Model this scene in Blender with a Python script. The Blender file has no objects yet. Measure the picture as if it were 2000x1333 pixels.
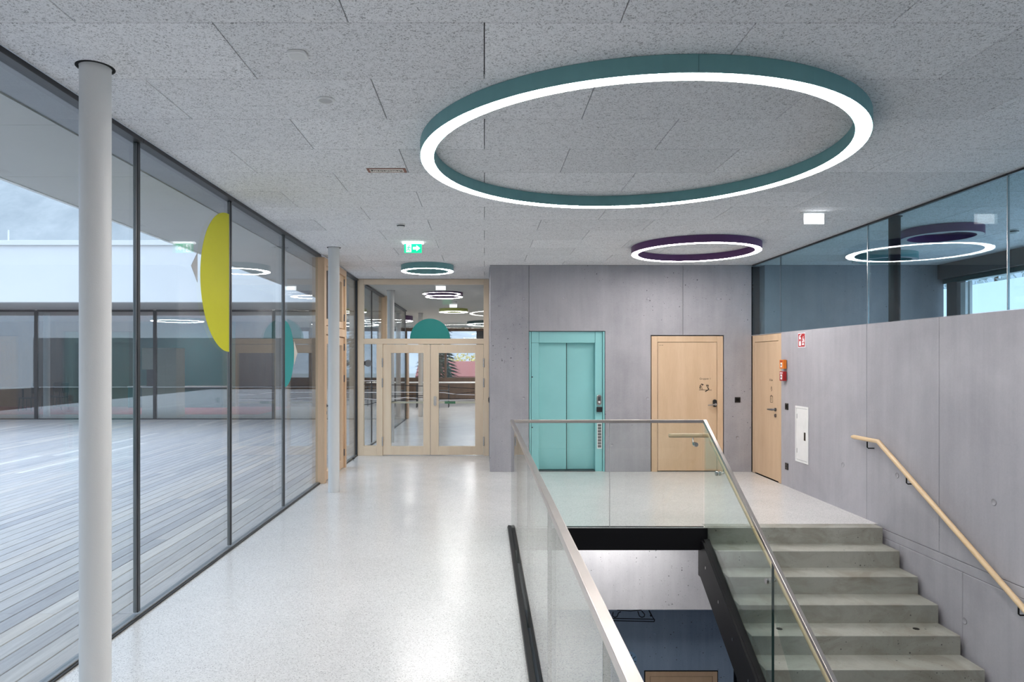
import bpy, bmesh, math, random
from mathutils import Vector
random.seed(7)
PI = math.pi
SC = bpy.context.scene
COL = SC.collection

# ------------------------------------------------------------------ camera
EYE = 1.70
cam_d = bpy.data.cameras.new('camera'); cam = bpy.data.objects.new('camera', cam_d); COL.objects.link(cam)
cam.location = (0, 0, EYE); cam.rotation_euler = (PI/2, 0, 0)
cam_d.sensor_width = 36; cam_d.lens = 24.0
cam_d.shift_x = 0.027; cam_d.shift_y = 0.01975
cam_d.clip_start = 0.05; cam_d.clip_end = 2000
SC.camera = cam

# ------------------------------------------------------------------ sky, exposure
ZENITH = 1.40          # overcast sky: zenith three times as bright as the horizon (CIE overcast)
w = bpy.data.worlds.new('overcast_sky'); SC.world = w; w.use_nodes = True
bg = w.node_tree.nodes['Background']
wn_ = w.node_tree
tc_ = wn_.nodes.new('ShaderNodeTexCoord'); sx_ = wn_.nodes.new('ShaderNodeSeparateXYZ'); wn_.links.new(tc_.outputs['Generated'], sx_.inputs[0])
cl_ = wn_.nodes.new('ShaderNodeClamp'); wn_.links.new(sx_.outputs['Z'], cl_.inputs[0])
ov_ = wn_.nodes.new('ShaderNodeMath'); ov_.operation = 'MULTIPLY_ADD'; wn_.links.new(cl_.outputs[0], ov_.inputs[0]); ov_.inputs[1].default_value = 2 / 3; ov_.inputs[2].default_value = 1 / 3
no_ = wn_.nodes.new('ShaderNodeTexNoise'); no_.inputs['Scale'].default_value = 5.0; no_.inputs['Detail'].default_value = 6; wn_.links.new(tc_.outputs['Generated'], no_.inputs['Vector'])
cr_ = wn_.nodes.new('ShaderNodeValToRGB'); wn_.links.new(no_.outputs[0], cr_.inputs[0])
cr_.color_ramp.elements[0].position = 0.40; cr_.color_ramp.elements[0].color = (0.60, 0.755, 1.0, 1)
cr_.color_ramp.elements[1].position = 0.72; cr_.color_ramp.elements[1].color = (0.80, 0.88, 1.0, 1)
wn_.links.new(cr_.outputs[0], bg.inputs[0])
zs_ = wn_.nodes.new('ShaderNodeMath'); zs_.operation = 'MULTIPLY'; wn_.links.new(ov_.outputs[0], zs_.inputs[0]); zs_.inputs[1].default_value = ZENITH
wn_.links.new(zs_.outputs[0], bg.inputs[1])
vs = SC.view_settings
vs.view_transform = 'Standard'; vs.look = 'None'; vs.gamma = 1; vs.use_curve_mapping = False
vs.exposure = 1.28
RING_L = 24.0          # radiance of the lit ring diffusers
cy = SC.cycles
cy.use_denoising = True
cy.max_bounces = 7; cy.diffuse_bounces = 4; cy.glossy_bounces = 3
cy.adaptive_threshold = 0.02
cy.transparent_max_bounces = 32; cy.transmission_bounces = 8
cy.sample_clamp_indirect = 6.0
cy.caustics_reflective = False; cy.caustics_refractive = False

# ------------------------------------------------------------------ materials
MATS = {}
def new_mat(name):
    m = bpy.data.materials.new(name); m.use_nodes = True
    MATS[name] = m
    nt = m.node_tree
    return m, nt, nt.nodes['Principled BSDF'], nt.nodes['Material Output']
def N(nt, t, **kw):
    n = nt.nodes.new(t)
    for k, v in kw.items():
        if k.startswith('i_'):
            key = k[2:]
            key = int(key) if key.isdigit() else key.replace('_', ' ')
            n.inputs[key].default_value = v
        else: setattr(n, k, v)
    return n
def L(nt, a, b): nt.links.new(a, b)
def ramp(nt, fac, stops):
    r = N(nt, 'ShaderNodeValToRGB')
    e = r.color_ramp.elements
    while len(e) < len(stops): e.new(0.5)
    for k, (p, c) in enumerate(stops):
        e[k].position = p
        e[k].color = (c, c, c, 1) if isinstance(c, (int, float)) else (*c, 1)
    L(nt, fac, r.inputs[0]); return r.outputs[0]
def mathn(nt, op, a, b=None, c=None):
    n = N(nt, 'ShaderNodeMath', operation=op)
    for k, v in enumerate((a, b, c)):
        if v is None: continue
        if isinstance(v, (int, float)): n.inputs[k].default_value = v
        else: L(nt, v, n.inputs[k])
    return n.outputs[0]
def mixc(nt, fac, a, b, mode='MIX'):
    n = N(nt, 'ShaderNodeMix', data_type='RGBA', blend_type=mode)
    for key, v in ((0, fac), (6, a), (7, b)):
        if isinstance(v, (int, float)): n.inputs[key].default_value = v
        elif isinstance(v, tuple): n.inputs[key].default_value = (*v, 1)
        else: L(nt, v, n.inputs[key])
    return n.outputs[2]
def pos(nt, scale=(1, 1, 1), rot=(0, 0, 0)):
    g = N(nt, 'ShaderNodeNewGeometry')
    mp = N(nt, 'ShaderNodeMapping'); mp.inputs['Scale'].default_value = scale; mp.inputs['Rotation'].default_value = rot
    L(nt, g.outputs['Position'], mp.inputs[0]); return mp.outputs[0]
def noise(nt, vec, scale, detail=3, rough=0.55, dist=0.0):
    n = N(nt, 'ShaderNodeTexNoise'); n.inputs['Scale'].default_value = scale
    n.inputs['Detail'].default_value = detail; n.inputs['Roughness'].default_value = rough
    n.inputs['Distortion'].default_value = dist
    L(nt, vec, n.inputs['Vector']); return n.outputs[0]
def voro(nt, vec, scale):
    n = N(nt, 'ShaderNodeTexVoronoi'); n.inputs['Scale'].default_value = scale
    L(nt, vec, n.inputs['Vector']); return n
def bump(nt, bs, h, strength=0.3, dist=0.003):
    b = N(nt, 'ShaderNodeBump'); b.inputs['Strength'].default_value = strength; b.inputs['Distance'].default_value = dist
    L(nt, h, b.inputs['Height']); L(nt, b.outputs[0], bs.inputs['Normal'])

def plain(name, col, rough=0.5, metal=0.0, spec=0.5, coat=0.0, mottled=0.04, scale=6.0):
    m, nt, bs, out = new_mat(name)
    n = noise(nt, pos(nt), scale, 3)
    f = ramp(nt, n, [(0.3, 1 - mottled), (0.7, 1 + mottled)])
    L(nt, mixc(nt, 1.0, tuple(col), f, 'MULTIPLY'), bs.inputs['Base Color'])
    bs.inputs['Roughness'].default_value = rough; bs.inputs['Metallic'].default_value = metal
    bs.inputs['Specular IOR Level'].default_value = spec
    bs.inputs['Coat Weight'].default_value = coat
    return m
def emit(name, col, strength):
    m, nt, bs, out = new_mat(name)
    bs.inputs['Base Color'].default_value = (*col, 1)
    if strength < 5: m.cycles.emission_sampling = 'NONE'
    bs.inputs['Emission Color'].default_value = (*col, 1); bs.inputs['Emission Strength'].default_value = strength
    return m
def glass(name, tint, f0=0.04, rough=0.0):
    """clear flat glass: straight transmission plus a Fresnel mirror (Schlick)"""
    m, nt, bs, out = new_mat(name); nt.nodes.remove(bs)
    g = N(nt, 'ShaderNodeNewGeometry')
    d = N(nt, 'ShaderNodeVectorMath', operation='DOT_PRODUCT')
    L(nt, g.outputs['Incoming'], d.inputs[0]); L(nt, g.outputs['Normal'], d.inputs[1])
    c = mathn(nt, 'ABSOLUTE', d.outputs['Value'])
    p = mathn(nt, 'POWER', mathn(nt, 'SUBTRACT', 1.0, c), 5.0)
    fr = mathn(nt, 'MULTIPLY_ADD', p, 1 - f0, f0)
    t = N(nt, 'ShaderNodeBsdfTransparent'); t.inputs[0].default_value = (*tint, 1)
    gl = N(nt, 'ShaderNodeBsdfGlossy'); gl.inputs['Roughness'].default_value = rough
    mx = N(nt, 'ShaderNodeMixShader')
    L(nt, fr, mx.inputs[0]); L(nt, t.outputs[0], mx.inputs[1]); L(nt, gl.outputs[0], mx.inputs[2])
    L(nt, mx.outputs[0], out.inputs[0])
    return m

def wood(name, a, b, axis='Z', rough=0.45, band=7.0):
    m, nt, bs, out = new_mat(name)
    s = {'X': (0.12, 1, 1), 'Y': (1, 0.12, 1), 'Z': (1, 1, 0.12)}[axis]
    p = pos(nt, s)
    oi = N(nt, 'ShaderNodeObjectInfo')
    ad = N(nt, 'ShaderNodeVectorMath', operation='ADD'); L(nt, p, ad.inputs[0])
    sc = N(nt, 'ShaderNodeVectorMath', operation='SCALE'); sc.inputs[0].default_value = (17, 13, 11)
    L(nt, oi.outputs['Random'], sc.inputs['Scale']); L(nt, sc.outputs[0], ad.inputs[1])
    v = ad.outputs[0]
    n1 = noise(nt, v, band, 2, 0.5, 0.3); n2 = noise(nt, v, 70, 3, 0.6, 0.2)
    f = mathn(nt, 'MULTIPLY_ADD', n2, 0.35, mathn(nt, 'MULTIPLY', n1, 0.75))
    c = mixc(nt, ramp(nt, f, [(0.35, 0.0), (0.75, 1.0)]), a, b)
    L(nt, c, bs.inputs['Base Color']); bs.inputs['Roughness'].default_value = rough
    bump(nt, bs, n2, 0.06, 0.001)
    return m

def concrete(name, a, b, pores=True, streak=0.5, stain=None, rough=0.62):
    m, nt, bs, out = new_mat(name)
    p = pos(nt)
    n1 = noise(nt, p, 1.1, 5, 0.6, 0.4)
    n2 = noise(nt, pos(nt, (6, 6, 0.5)), 1.6, 4, 0.6)
    n3 = noise(nt, p, 60, 3, 0.6)
    f = mathn(nt, 'ADD', mathn(nt, 'MULTIPLY', n1, 1 - streak * 0.6), mathn(nt, 'MULTIPLY', n2, streak * 0.6))
    f = mathn(nt, 'MULTIPLY_ADD', n3, 0.16, mathn(nt, 'SUBTRACT', f, 0.08))
    c = mixc(nt, ramp(nt, f, [(0.34, 0.0), (0.68, 1.0)]), a, b)
    if stain:
        n4 = noise(nt, pos(nt, (1.3, 1, 2.2)), 2.3, 4, 0.65, 0.8)
        c = mixc(nt, ramp(nt, n4, [(0.45, 0.0), (0.7, 0.75)]), c, stain)
    h = n3
    if pores:
        vo = voro(nt, p, 22); vo2 = voro(nt, p, 60)
        sep = N(nt, 'ShaderNodeSeparateColor'); L(nt, vo.outputs['Color'], sep.inputs[0])
        sep2 = N(nt, 'ShaderNodeSeparateColor'); L(nt, vo2.outputs['Color'], sep2.inputs[0])
        reg = ramp(nt, noise(nt, p, 0.9, 2), [(0.38, 0.15), (0.62, 1.0)])
        r1 = mathn(nt, 'MULTIPLY', mathn(nt, 'MULTIPLY', mathn(nt, 'POWER', sep.outputs[0], 4.0), 0.23), reg)
        r2 = mathn(nt, 'MULTIPLY', mathn(nt, 'MULTIPLY', mathn(nt, 'POWER', sep2.outputs[0], 4.0), 0.26), reg)
        k1 = mathn(nt, 'LESS_THAN', vo.outputs['Distance'], r1)
        k2 = mathn(nt, 'LESS_THAN', vo2.outputs['Distance'], r2)
        k = mathn(nt, 'MAXIMUM', k1, k2)
        c = mixc(nt, mathn(nt, 'MULTIPLY', k, 0.8), c, (0.05, 0.05, 0.055))
        h = mathn(nt, 'SUBTRACT', mathn(nt, 'MULTIPLY', n3, 0.3), k)
    L(nt, c, bs.inputs['Base Color']); bs.inputs['Roughness'].default_value = rough
    return m

def make_materials():
    # white terrazzo
    m, nt, bs, out = new_mat('terrazzo')
    p = pos(nt)
    v1 = voro(nt, p, 120); v2 = voro(nt, p, 150)
    s1 = N(nt, 'ShaderNodeSeparateColor'); L(nt, v1.outputs['Color'], s1.inputs[0])
    s2 = N(nt, 'ShaderNodeSeparateColor'); L(nt, v2.outputs['Color'], s2.inputs[0])
    base = ramp(nt, s1.outputs[1], [(0.0, (0.64, 0.635, 0.625)), (1.0, (0.77, 0.765, 0.75))])
    dark = mathn(nt, 'MULTIPLY', mathn(nt, 'GREATER_THAN', s2.outputs[0], 0.90), mathn(nt, 'LESS_THAN', v2.outputs['Distance'], 0.38))
    mid = mathn(nt, 'MULTIPLY', mathn(nt, 'GREATER_THAN', s1.outputs[0], 0.80), mathn(nt, 'LESS_THAN', v1.outputs['Distance'], 0.42))
    c = mixc(nt, mathn(nt, 'MULTIPLY', mid, 0.55), base, (0.36, 0.35, 0.34))
    c = mixc(nt, mathn(nt, 'MULTIPLY', dark, 0.8), c, (0.13, 0.13, 0.13))
    c = mixc(nt, 1.0, c, ramp(nt, noise(nt, p, 0.8, 3), [(0.3, 0.94), (0.7, 1.03)]), 'MULTIPLY')
    L(nt, c, bs.inputs['Base Color'])
    L(nt, ramp(nt, noise(nt, p, 3, 3), [(0.3, 0.19), (0.7, 0.25)]), bs.inputs['Roughness'])
    bs.inputs['Specular IOR Level'].default_value = 0.5
    # wood-wool ceiling panel: curled fibres
    m, nt, bs, out = new_mat('wood_wool')
    p = pos(nt)
    def fib(sc, off):
        ad = N(nt, 'ShaderNodeVectorMath', operation='ADD'); L(nt, p, ad.inputs[0]); ad.inputs[1].default_value = off
        n = noise(nt, ad.outputs[0], sc, 1.0, 0.5, 1.2)
        return mathn(nt, 'SUBTRACT', 1.0, mathn(nt, 'ABSOLUTE', mathn(nt, 'MULTIPLY_ADD', n, 2.0, -1.0)))
    f = mathn(nt, 'MAXIMUM', fib(42, (0, 0, 0)), mathn(nt, 'MAXIMUM', fib(52, (3.3, 9, 2)), fib(38, (7.1, 4, 5))))
    c = ramp(nt, f, [(0.80, 0.40), (0.92, 0.77), (1.0, 0.88)])
    oi = N(nt, 'ShaderNodeObjectInfo')
    c = mixc(nt, 1.0, c, ramp(nt, oi.outputs['Random'], [(0, 0.93), (1, 1.05)]), 'MULTIPLY')
    c = mixc(nt, 1.0, c, (1.0, 1.0, 1.015), 'MULTIPLY')
    L(nt, c, bs.inputs['Base Color']); bs.inputs['Roughness'].default_value = 0.95
    bs.inputs['Specular IOR Level'].default_value = 0.1
    # grey weathered deck plank
    m, nt, bs, out = new_mat('deck_wood')
    oi = N(nt, 'ShaderNodeObjectInfo')
    p = pos(nt, (1, 0.06, 1))
    ad = N(nt, 'ShaderNodeVectorMath', operation='ADD'); L(nt, p, ad.inputs[0])
    sc = N(nt, 'ShaderNodeVectorMath', operation='SCALE'); sc.inputs[0].default_value = (5, 31, 3)
    L(nt, oi.outputs['Random'], sc.inputs['Scale']); L(nt, sc.outputs[0], ad.inputs[1])
    n1 = noise(nt, ad.outputs[0], 30, 4, 0.6, 0.8)
    c1 = ramp(nt, n1, [(0.3, (0.47, 0.445, 0.44)), (0.7, (0.64, 0.615, 0.60))])
    tone = ramp(nt, oi.outputs['Random'], [(0, (0.72, 0.73, 0.78)), (0.35, (0.98, 0.96, 0.95)), (0.7, (0.86, 0.86, 0.90)), (0.93, (1.08, 1.02, 0.96)), (1.0, (1.3, 1.28, 1.25))])
    L(nt, mixc(nt, 1.0, c1, tone, 'MULTIPLY'), bs.inputs['Base Color'])
    bs.inputs['Roughness'].default_value = 0.55
    bump(nt, bs, n1, 0.15, 0.002)

    concrete('concrete', (0.34, 0.333, 0.362), (0.465, 0.455, 0.487))
    concrete('concrete_back', (0.31, 0.306, 0.33), (0.44, 0.43, 0.455))
    concrete('concrete_blue', (0.22, 0.32, 0.46), (0.33, 0.44, 0.58), True, 0.8)  # blue tint in the concrete base colour
    concrete('concrete_step', (0.30, 0.305, 0.265), (0.43, 0.43, 0.385), True, 0.2, stain=(0.23, 0.21, 0.165), rough=0.5)
    concrete('concrete_void', (0.42, 0.43, 0.46), (0.58, 0.59, 0.61))
    wood('maple', (0.70, 0.515, 0.345), (0.61, 0.43, 0.27))
    wood('maple_light', (0.84, 0.71, 0.54), (0.77, 0.62, 0.45))
    wood('maple_x', (0.84, 0.71, 0.54), (0.77, 0.62, 0.45), 'X')
    wood('maple_y', (0.72, 0.50, 0.30), (0.62, 0.40, 0.22), 'Y')
    wood('pine_door', (0.76, 0.55, 0.36), (0.66, 0.44, 0.27))
    wood('handrail_wood', (0.80, 0.60, 0.37), (0.70, 0.49, 0.28), 'Y', 0.4, 5)
    wood('handrail_wood_x', (0.78, 0.60, 0.38), (0.70, 0.50, 0.29), 'X', 0.4, 5)
    wood('brown_wood', (0.20, 0.11, 0.06), (0.12, 0.065, 0.035))
    plain('white_paint', (0.80, 0.80, 0.79), 0.6)
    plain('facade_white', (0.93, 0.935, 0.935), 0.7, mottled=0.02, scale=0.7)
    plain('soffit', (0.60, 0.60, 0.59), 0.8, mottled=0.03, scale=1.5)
    plain('wall_white', (0.72, 0.72, 0.71), 0.7)
    plain('hall_ceiling', (0.62, 0.60, 0.56), 0.9)
    m, nt, bs, out = new_mat('column_paint')
    bs.inputs['Base Color'].default_value = (0.72, 0.72, 0.71, 1); bs.inputs['Roughness'].default_value = 0.5
    bump(nt, bs, noise(nt, pos(nt), 160, 2), 0.25, 0.002)
    plain('dark_frame', (0.028, 0.030, 0.034), 0.4)
    plain('grey_frame', (0.24, 0.25, 0.26), 0.35, 0.6)
    plain('black_steel', (0.004, 0.004, 0.005), 0.5, spec=0.25)
    plain('black_plastic', (0.010, 0.010, 0.011), 0.35)
    plain('black_gap', (0.004, 0.004, 0.004), 0.9)
    plain('steel', (0.62, 0.60, 0.58), 0.22, 1.0)
    plain('rail_steel', (0.55, 0.50, 0.47), 0.28, 1.0)
    plain('dark_steel', (0.16, 0.16, 0.17), 0.3, 1.0)
    plain('teal_lamp', (0.15, 0.335, 0.345), 0.5)
    plain('teal_lamp_dark', (0.03, 0.085, 0.085), 0.5)
    plain('purple_lamp', (0.105, 0.035, 0.135), 0.5)
    plain('yellow_lamp', (0.55, 0.60, 0.12), 0.5)
    plain('elevator_teal', (0.27, 0.60, 0.60), 0.32, 0.0, 0.5, 0.2, mottled=0.03, scale=2)
    plain('disc_yellow', (0.80, 0.77, 0.05), 0.5, mottled=0.01)
    plain('disc_teal', (0.07, 0.54, 0.52), 0.5, mottled=0.01)
    plain('disc_green', (0.005, 0.26, 0.235), 0.5, mottled=0.01)
    for nm in ('disc_yellow', 'disc_teal'):
        nt = MATS[nm].node_tree; bs = nt.nodes['Principled BSDF']; out = nt.nodes['Material Output']
        tr = N(nt, 'ShaderNodeBsdfTranslucent'); mx = N(nt, 'ShaderNodeMixShader'); mx.inputs[0].default_value = 0.4
        L(nt, bs.inputs['Base Color'].links[0].from_socket, tr.inputs[0])
        L(nt, bs.outputs[0], mx.inputs[1]); L(nt, tr.outputs[0], mx.inputs[2]); L(nt, mx.outputs[0], out.inputs[0])
    plain('decal_grey', (0.50, 0.50, 0.50), 0.6)
    plain('decal_cream', (0.80, 0.76, 0.66), 0.6)
    plain('decal_black', (0.012, 0.012, 0.014), 0.6)
    plain('decal_white', (0.85, 0.86, 0.88), 0.6)
    plain('ink', (0.035, 0.025, 0.018), 0.7)
    plain('ink_light', (0.16, 0.12, 0.08), 0.7)
    plain('ink_blue', (0.008, 0.012, 0.025), 0.7)
    plain('red_plastic', (0.36, 0.012, 0.014), 0.4)
    plain('orange_plastic', (0.75, 0.20, 0.015), 0.4)
    plain('sign_red', (0.42, 0.015, 0.018), 0.5)
    plain('sign_brown', (0.26, 0.10, 0.065), 0.5)
    plain('sign_paper', (0.74, 0.70, 0.64), 0.6)
    plain('push_green', (0.005, 0.17, 0.055), 0.5)
    plain('cream_cabinet', (0.66, 0.66, 0.53), 0.5)
    plain('teal_wall', (0.045, 0.20, 0.22), 0.6)
    plain('red_carpet', (0.56, 0.14, 0.17), 0.9)
    plain('lower_floor', (0.20, 0.21, 0.22), 0.5)
    plain('taupe_frame', (0.12, 0.10, 0.095), 0.5)
    plain('ground_gravel', (0.32, 0.33, 0.31), 0.95)
    plain('red_roof', (0.36, 0.115, 0.10), 0.8)
    plain('pale_disc', (0.24, 0.42, 0.62), 0.6)
    emit('ring_light', (1.0, 0.955, 0.93), RING_L)
    plain('ring_off', (0.62, 0.62, 0.62), 0.5)
    emit('sign_light', (0.96, 0.98, 1.0), 1.6)
    emit('exit_green', (0.0, 0.42, 0.17), 1.0)
    emit('exit_white', (0.92, 1.0, 0.95), 1.0)
    glass('glass_clear', (0.975, 0.985, 0.98))
    glass('glass_facade', (0.93, 0.955, 0.95))
    glass('glass_far', (0.88, 0.92, 0.93), 0.26)
    glass('glass_landing', (0.96, 0.98, 0.972))
    plain('glass_edge', (0.02, 0.05, 0.045), 0.2)
    glass('glass_rail', (0.925, 0.968, 0.952))
    glass('glass_blue', (0.78, 0.905, 0.94), 0.045)
    # frosted-over window pane (snow-bright)
    # foliage
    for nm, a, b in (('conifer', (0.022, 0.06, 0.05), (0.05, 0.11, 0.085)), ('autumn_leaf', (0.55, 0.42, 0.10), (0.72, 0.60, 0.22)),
                     ('hill_haze', (0.36, 0.385, 0.40), (0.50, 0.515, 0.52)), ('frost_leaf', (0.30, 0.34, 0.34), (0.62, 0.64, 0.62))):  # hill tone is pale because distance haze is mixed into its colour
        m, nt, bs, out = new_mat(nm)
        n = noise(nt, pos(nt), 0.05 if nm == 'hill_haze' else 2.0, 6, 0.7)
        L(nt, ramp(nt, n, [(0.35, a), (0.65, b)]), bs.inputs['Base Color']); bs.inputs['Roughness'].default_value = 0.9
make_materials()

# ------------------------------------------------------------------ geometry helpers
class B:
    def __init__(s): s.v = []; s.f = []; s.sm = []
    def add(s, vs, fs, smooth=False):
        o = len(s.v); s.v += [tuple(p) for p in vs]
        s.f += [tuple(i + o for i in f) for f in fs]; s.sm += [smooth] * len(fs); return s
    def box(s, x0, x1, y0, y1, z0, z1):
        x0, x1 = sorted((x0, x1)); y0, y1 = sorted((y0, y1)); z0, z1 = sorted((z0, z1))
        return s.add([(x, y, z) for z in (z0, z1) for y in (y0, y1) for x in (x0, x1)],
              [(0, 2, 3, 1), (4, 5, 7, 6), (0, 1, 5, 4), (2, 6, 7, 3), (0, 4, 6, 2), (1, 3, 7, 5)])
    def prism(s, poly, axis, a, b):
        """2-D polygon extruded along axis between a and b (poly in the other two axes, in xyz order)"""
        ar = sum(poly[i][0] * poly[(i + 1) % len(poly)][1] - poly[(i + 1) % len(poly)][0] * poly[i][1] for i in range(len(poly)))
        if ar < 0: poly = poly[::-1]
        n = len(poly)
        def P(q, t): return {'X': (t, q[0], q[1]), 'Y': (q[0], t, q[1]), 'Z': (q[0], q[1], t)}[axis]
        if a > b: a, b = b, a
        lo = [P(q, a) for q in poly]; hi = [P(q, b) for q in poly]
        fs = [tuple(reversed(range(n))), tuple(range(n, 2 * n))] + [(i, (i + 1) % n, n + (i + 1) % n, n + i) for i in range(n)]
        if axis == 'Y': fs = [tuple(reversed(f)) for f in fs]
        return s.add(lo + hi, fs)
    def tube(s, pts, r, n=12, cap=True):
        pts = [Vector(p) for p in pts]; rings = []
        up = None
        for i, p in enumerate(pts):
            d = (pts[min(i + 1, len(pts) - 1)] - pts[max(i - 1, 0)]).normalized()
            if up is None:
                up = Vector((0, 0, 1)) if abs(d.z) < 0.9 else Vector((1, 0, 0))
            a = d.cross(up).normalized(); b = a.cross(d).normalized(); up = b
            k = 1.0
            if 0 < i < len(pts) - 1:
                d1 = (p - pts[i - 1]).normalized(); d2 = (pts[i + 1] - p).normalized()
                k = 1 / max(0.5, math.cos(d1.angle(d2) / 2))
            rr = r[i] if isinstance(r, (list, tuple)) else r
            rings.append([p + (a * math.cos(2 * PI * j / n) + b * math.sin(2 * PI * j / n) * k) * rr for j in range(n)])
        vs = [q for g in rings for q in g]; fs = []
        for i in range(len(pts) - 1):
            for j in range(n):
                fs.append((i * n + j, i * n + (j + 1) % n, (i + 1) * n + (j + 1) % n, (i + 1) * n + j))
        s.add(vs, fs, True)
        if cap:
            s.add(rings[0], [tuple(reversed(range(n)))]); s.add(rings[-1], [tuple(range(n))])
        return s
    def lathe(s, prof, n=64, c=(0, 0, 0), closed=True, axis='Z', smooth=True):
        m = len(prof); vs = []
        for j in range(n):
            t = 2 * PI * j / n
            for r, z in prof:
                q = (r * math.cos(t), r * math.sin(t), z)
                if axis == 'Y': q = (q[0], q[2], q[1])
                if axis == 'X': q = (q[2], q[0], q[1])
                vs.append((c[0] + q[0], c[1] + q[1], c[2] + q[2]))
        fs = []
        for j in range(n):
            for i in range(m if closed else m - 1):
                a, b = j * m + i, j * m + (i + 1) % m
                c2, d = ((j + 1) % n) * m + (i + 1) % m, ((j + 1) % n) * m + i
                fs.append((a, d, c2, b))
        return s.add(vs, fs, smooth)
    def disc(s, c, r, t, axis='Y', n=20):
        """solid short cylinder centred on c, thickness t along axis"""
        i = 'XYZ'.index(axis); d = Vector((0, 0, 0)); d[i] = t / 2
        return s.tube([Vector(c) - d, Vector(c) + d], r, n)
    def ribbon(s, pts, wdt, plane, t0, t1):
        """flat stroke in a plane ('X','Y','Z' = normal axis), given as 2-D points, thickness t0..t1 along the normal"""
        for (a, b) in zip(pts[:-1], pts[1:]):
            dx, dy = b[0] - a[0], b[1] - a[1]; l = math.hypot(dx, dy) or 1e-6
            nx, ny = -dy / l * wdt / 2, dx / l * wdt / 2
            s.prism([(a[0] + nx, a[1] + ny), (a[0] - nx, a[1] - ny), (b[0] - nx, b[1] - ny), (b[0] + nx, b[1] + ny)], plane, t0, t1)
        return s
ORG = {}
def mesh_of(b, name, o=(0, 0, 0), bevel=0.0, seg=2):
    me = bpy.data.meshes.new(name)
    me.from_pydata([(p[0] - o[0], p[1] - o[1], p[2] - o[2]) for p in b.v], [], b.f)
    me.polygons.foreach_set('use_smooth', b.sm)
    bm = bmesh.new(); bm.from_mesh(me)
    bmesh.ops.recalc_face_normals(bm, faces=bm.faces)
    if bevel:
        es = [e for e in bm.edges if len(e.link_faces) == 2 and e.calc_face_angle(0) > 0.6]
        bmesh.ops.bevel(bm, geom=es, offset=bevel, segments=seg, affect='EDGES', profile=0.6)
    bm.to_mesh(me); bm.free()
    return me
def put(name, me, mat, parent=None, loc=(0, 0, 0)):
    if mat is not None and not me.materials: me.materials.append(MATS[mat])
    o = bpy.data.objects.new(name, me); COL.objects.link(o)
    if parent is not None:
        po = ORG[parent.name]; o.parent = parent
        o.location = (loc[0] - po[0], loc[1] - po[1], loc[2] - po[2])
    else: o.location = loc
    ORG[o.name] = tuple(loc); return o
def part(name, b, mat, parent, bevel=0.0, seg=2):
    o = ORG[parent.name]
    return put(name, mesh_of(b, name, o, bevel, seg), mat, parent, o)
def root_mesh(name, b, mat, bevel=0.0):
    xs, ys, zs = zip(*b.v)
    o = ((min(xs) + max(xs)) / 2, (min(ys) + max(ys)) / 2, min(zs))
    return put(name, mesh_of(b, name, o, bevel), mat, None, o)
def tag(o, label, cat, group=None, kind=None):
    o['label'] = label; o['category'] = cat
    if group: o['group'] = group
    if kind: o['kind'] = kind
    return o
def thing(name, label, cat, loc=(0, 0, 0), group=None, kind=None):
    o = bpy.data.objects.new(name, None); COL.objects.link(o); o.location = loc; o.empty_display_size = 0.1
    ORG[o.name] = tuple(loc); return tag(o, label, cat, group, kind)
def struct(name, b, mat, label, cat, bevel=0.0):
    return tag(root_mesh(name, b, mat, bevel), label, cat, None, 'structure')
def text_mesh(body, size, name='lettering'):
    cu = bpy.data.curves.new('t', 'FONT'); cu.body = body; cu.size = size; cu.align_x = 'CENTER'; cu.align_y = 'CENTER'; cu.extrude = 0.0006; cu.resolution_u = 2
    o = bpy.data.objects.new('t', cu); COL.objects.link(o)
    dg = bpy.context.evaluated_depsgraph_get(); me = bpy.data.meshes.new_from_object(o.evaluated_get(dg)); me.name = name
    bpy.data.objects.remove(o); bpy.data.curves.remove(cu); return me
def text(body, size, mat, parent, loc, rot):
    o = put('lettering', text_mesh(body, size), mat, parent, loc); o.rotation_euler = rot; return o
def halfdisc(cx, cz, r, a0, a1, n=40):
    return [(cx + r * math.cos(a0 + (a1 - a0) * i / n), cz + r * math.sin(a0 + (a1 - a0) * i / n)) for i in range(n + 1)]

# key dimensions (metres): x to the right, y into the picture, z up from the upper floor
XL, XR = -2.29, 4.11          # glazed left wall, concrete right wall
YB, YP = 10.49, 12.32         # elevator wall, wooden glazed partition
CEIL = 3.18
EDGE = 6.97                   # landing edge / top of the stair
VX0, VX1 = 0.282, 2.253       # stairwell balustrades
RISE, RUN = 0.162, 0.285
FLOOR2 = -5.15                # lower storey
XN = 7.06                     # window wall of the room behind the right-hand glass
YF = 19.9                     # glazed wing across the courtyard
YE = 30.0                     # end of the hall beyond the partition

# ================================================================== structure
fl = B().box(XL - 0.04, VX0 - 0.03, -6, YF, -0.22, 0).box(VX0 - 0.03, 2.27, EDGE, YB + 0.2, -0.22, 0).box(2.27, XR, EDGE + 0.16, YB + 0.2, -0.22, 0).box(VX0 - 0.03, XR, -6, 0.6, -0.22, 0)
floor = struct('floor', fl, 'terrazzo', 'pale speckled terrazzo floor of the corridor and stair landing', 'floor')
b = B().box(-18, 6, YF + 0.001, YE, -0.22, -0.002).box(0.087, 6, 16.2, YF, -0.22, -0.002)
struct('floor_hall', b, 'terrazzo', 'pale floor of the hall beyond the wooden glazed doors', 'floor')

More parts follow.
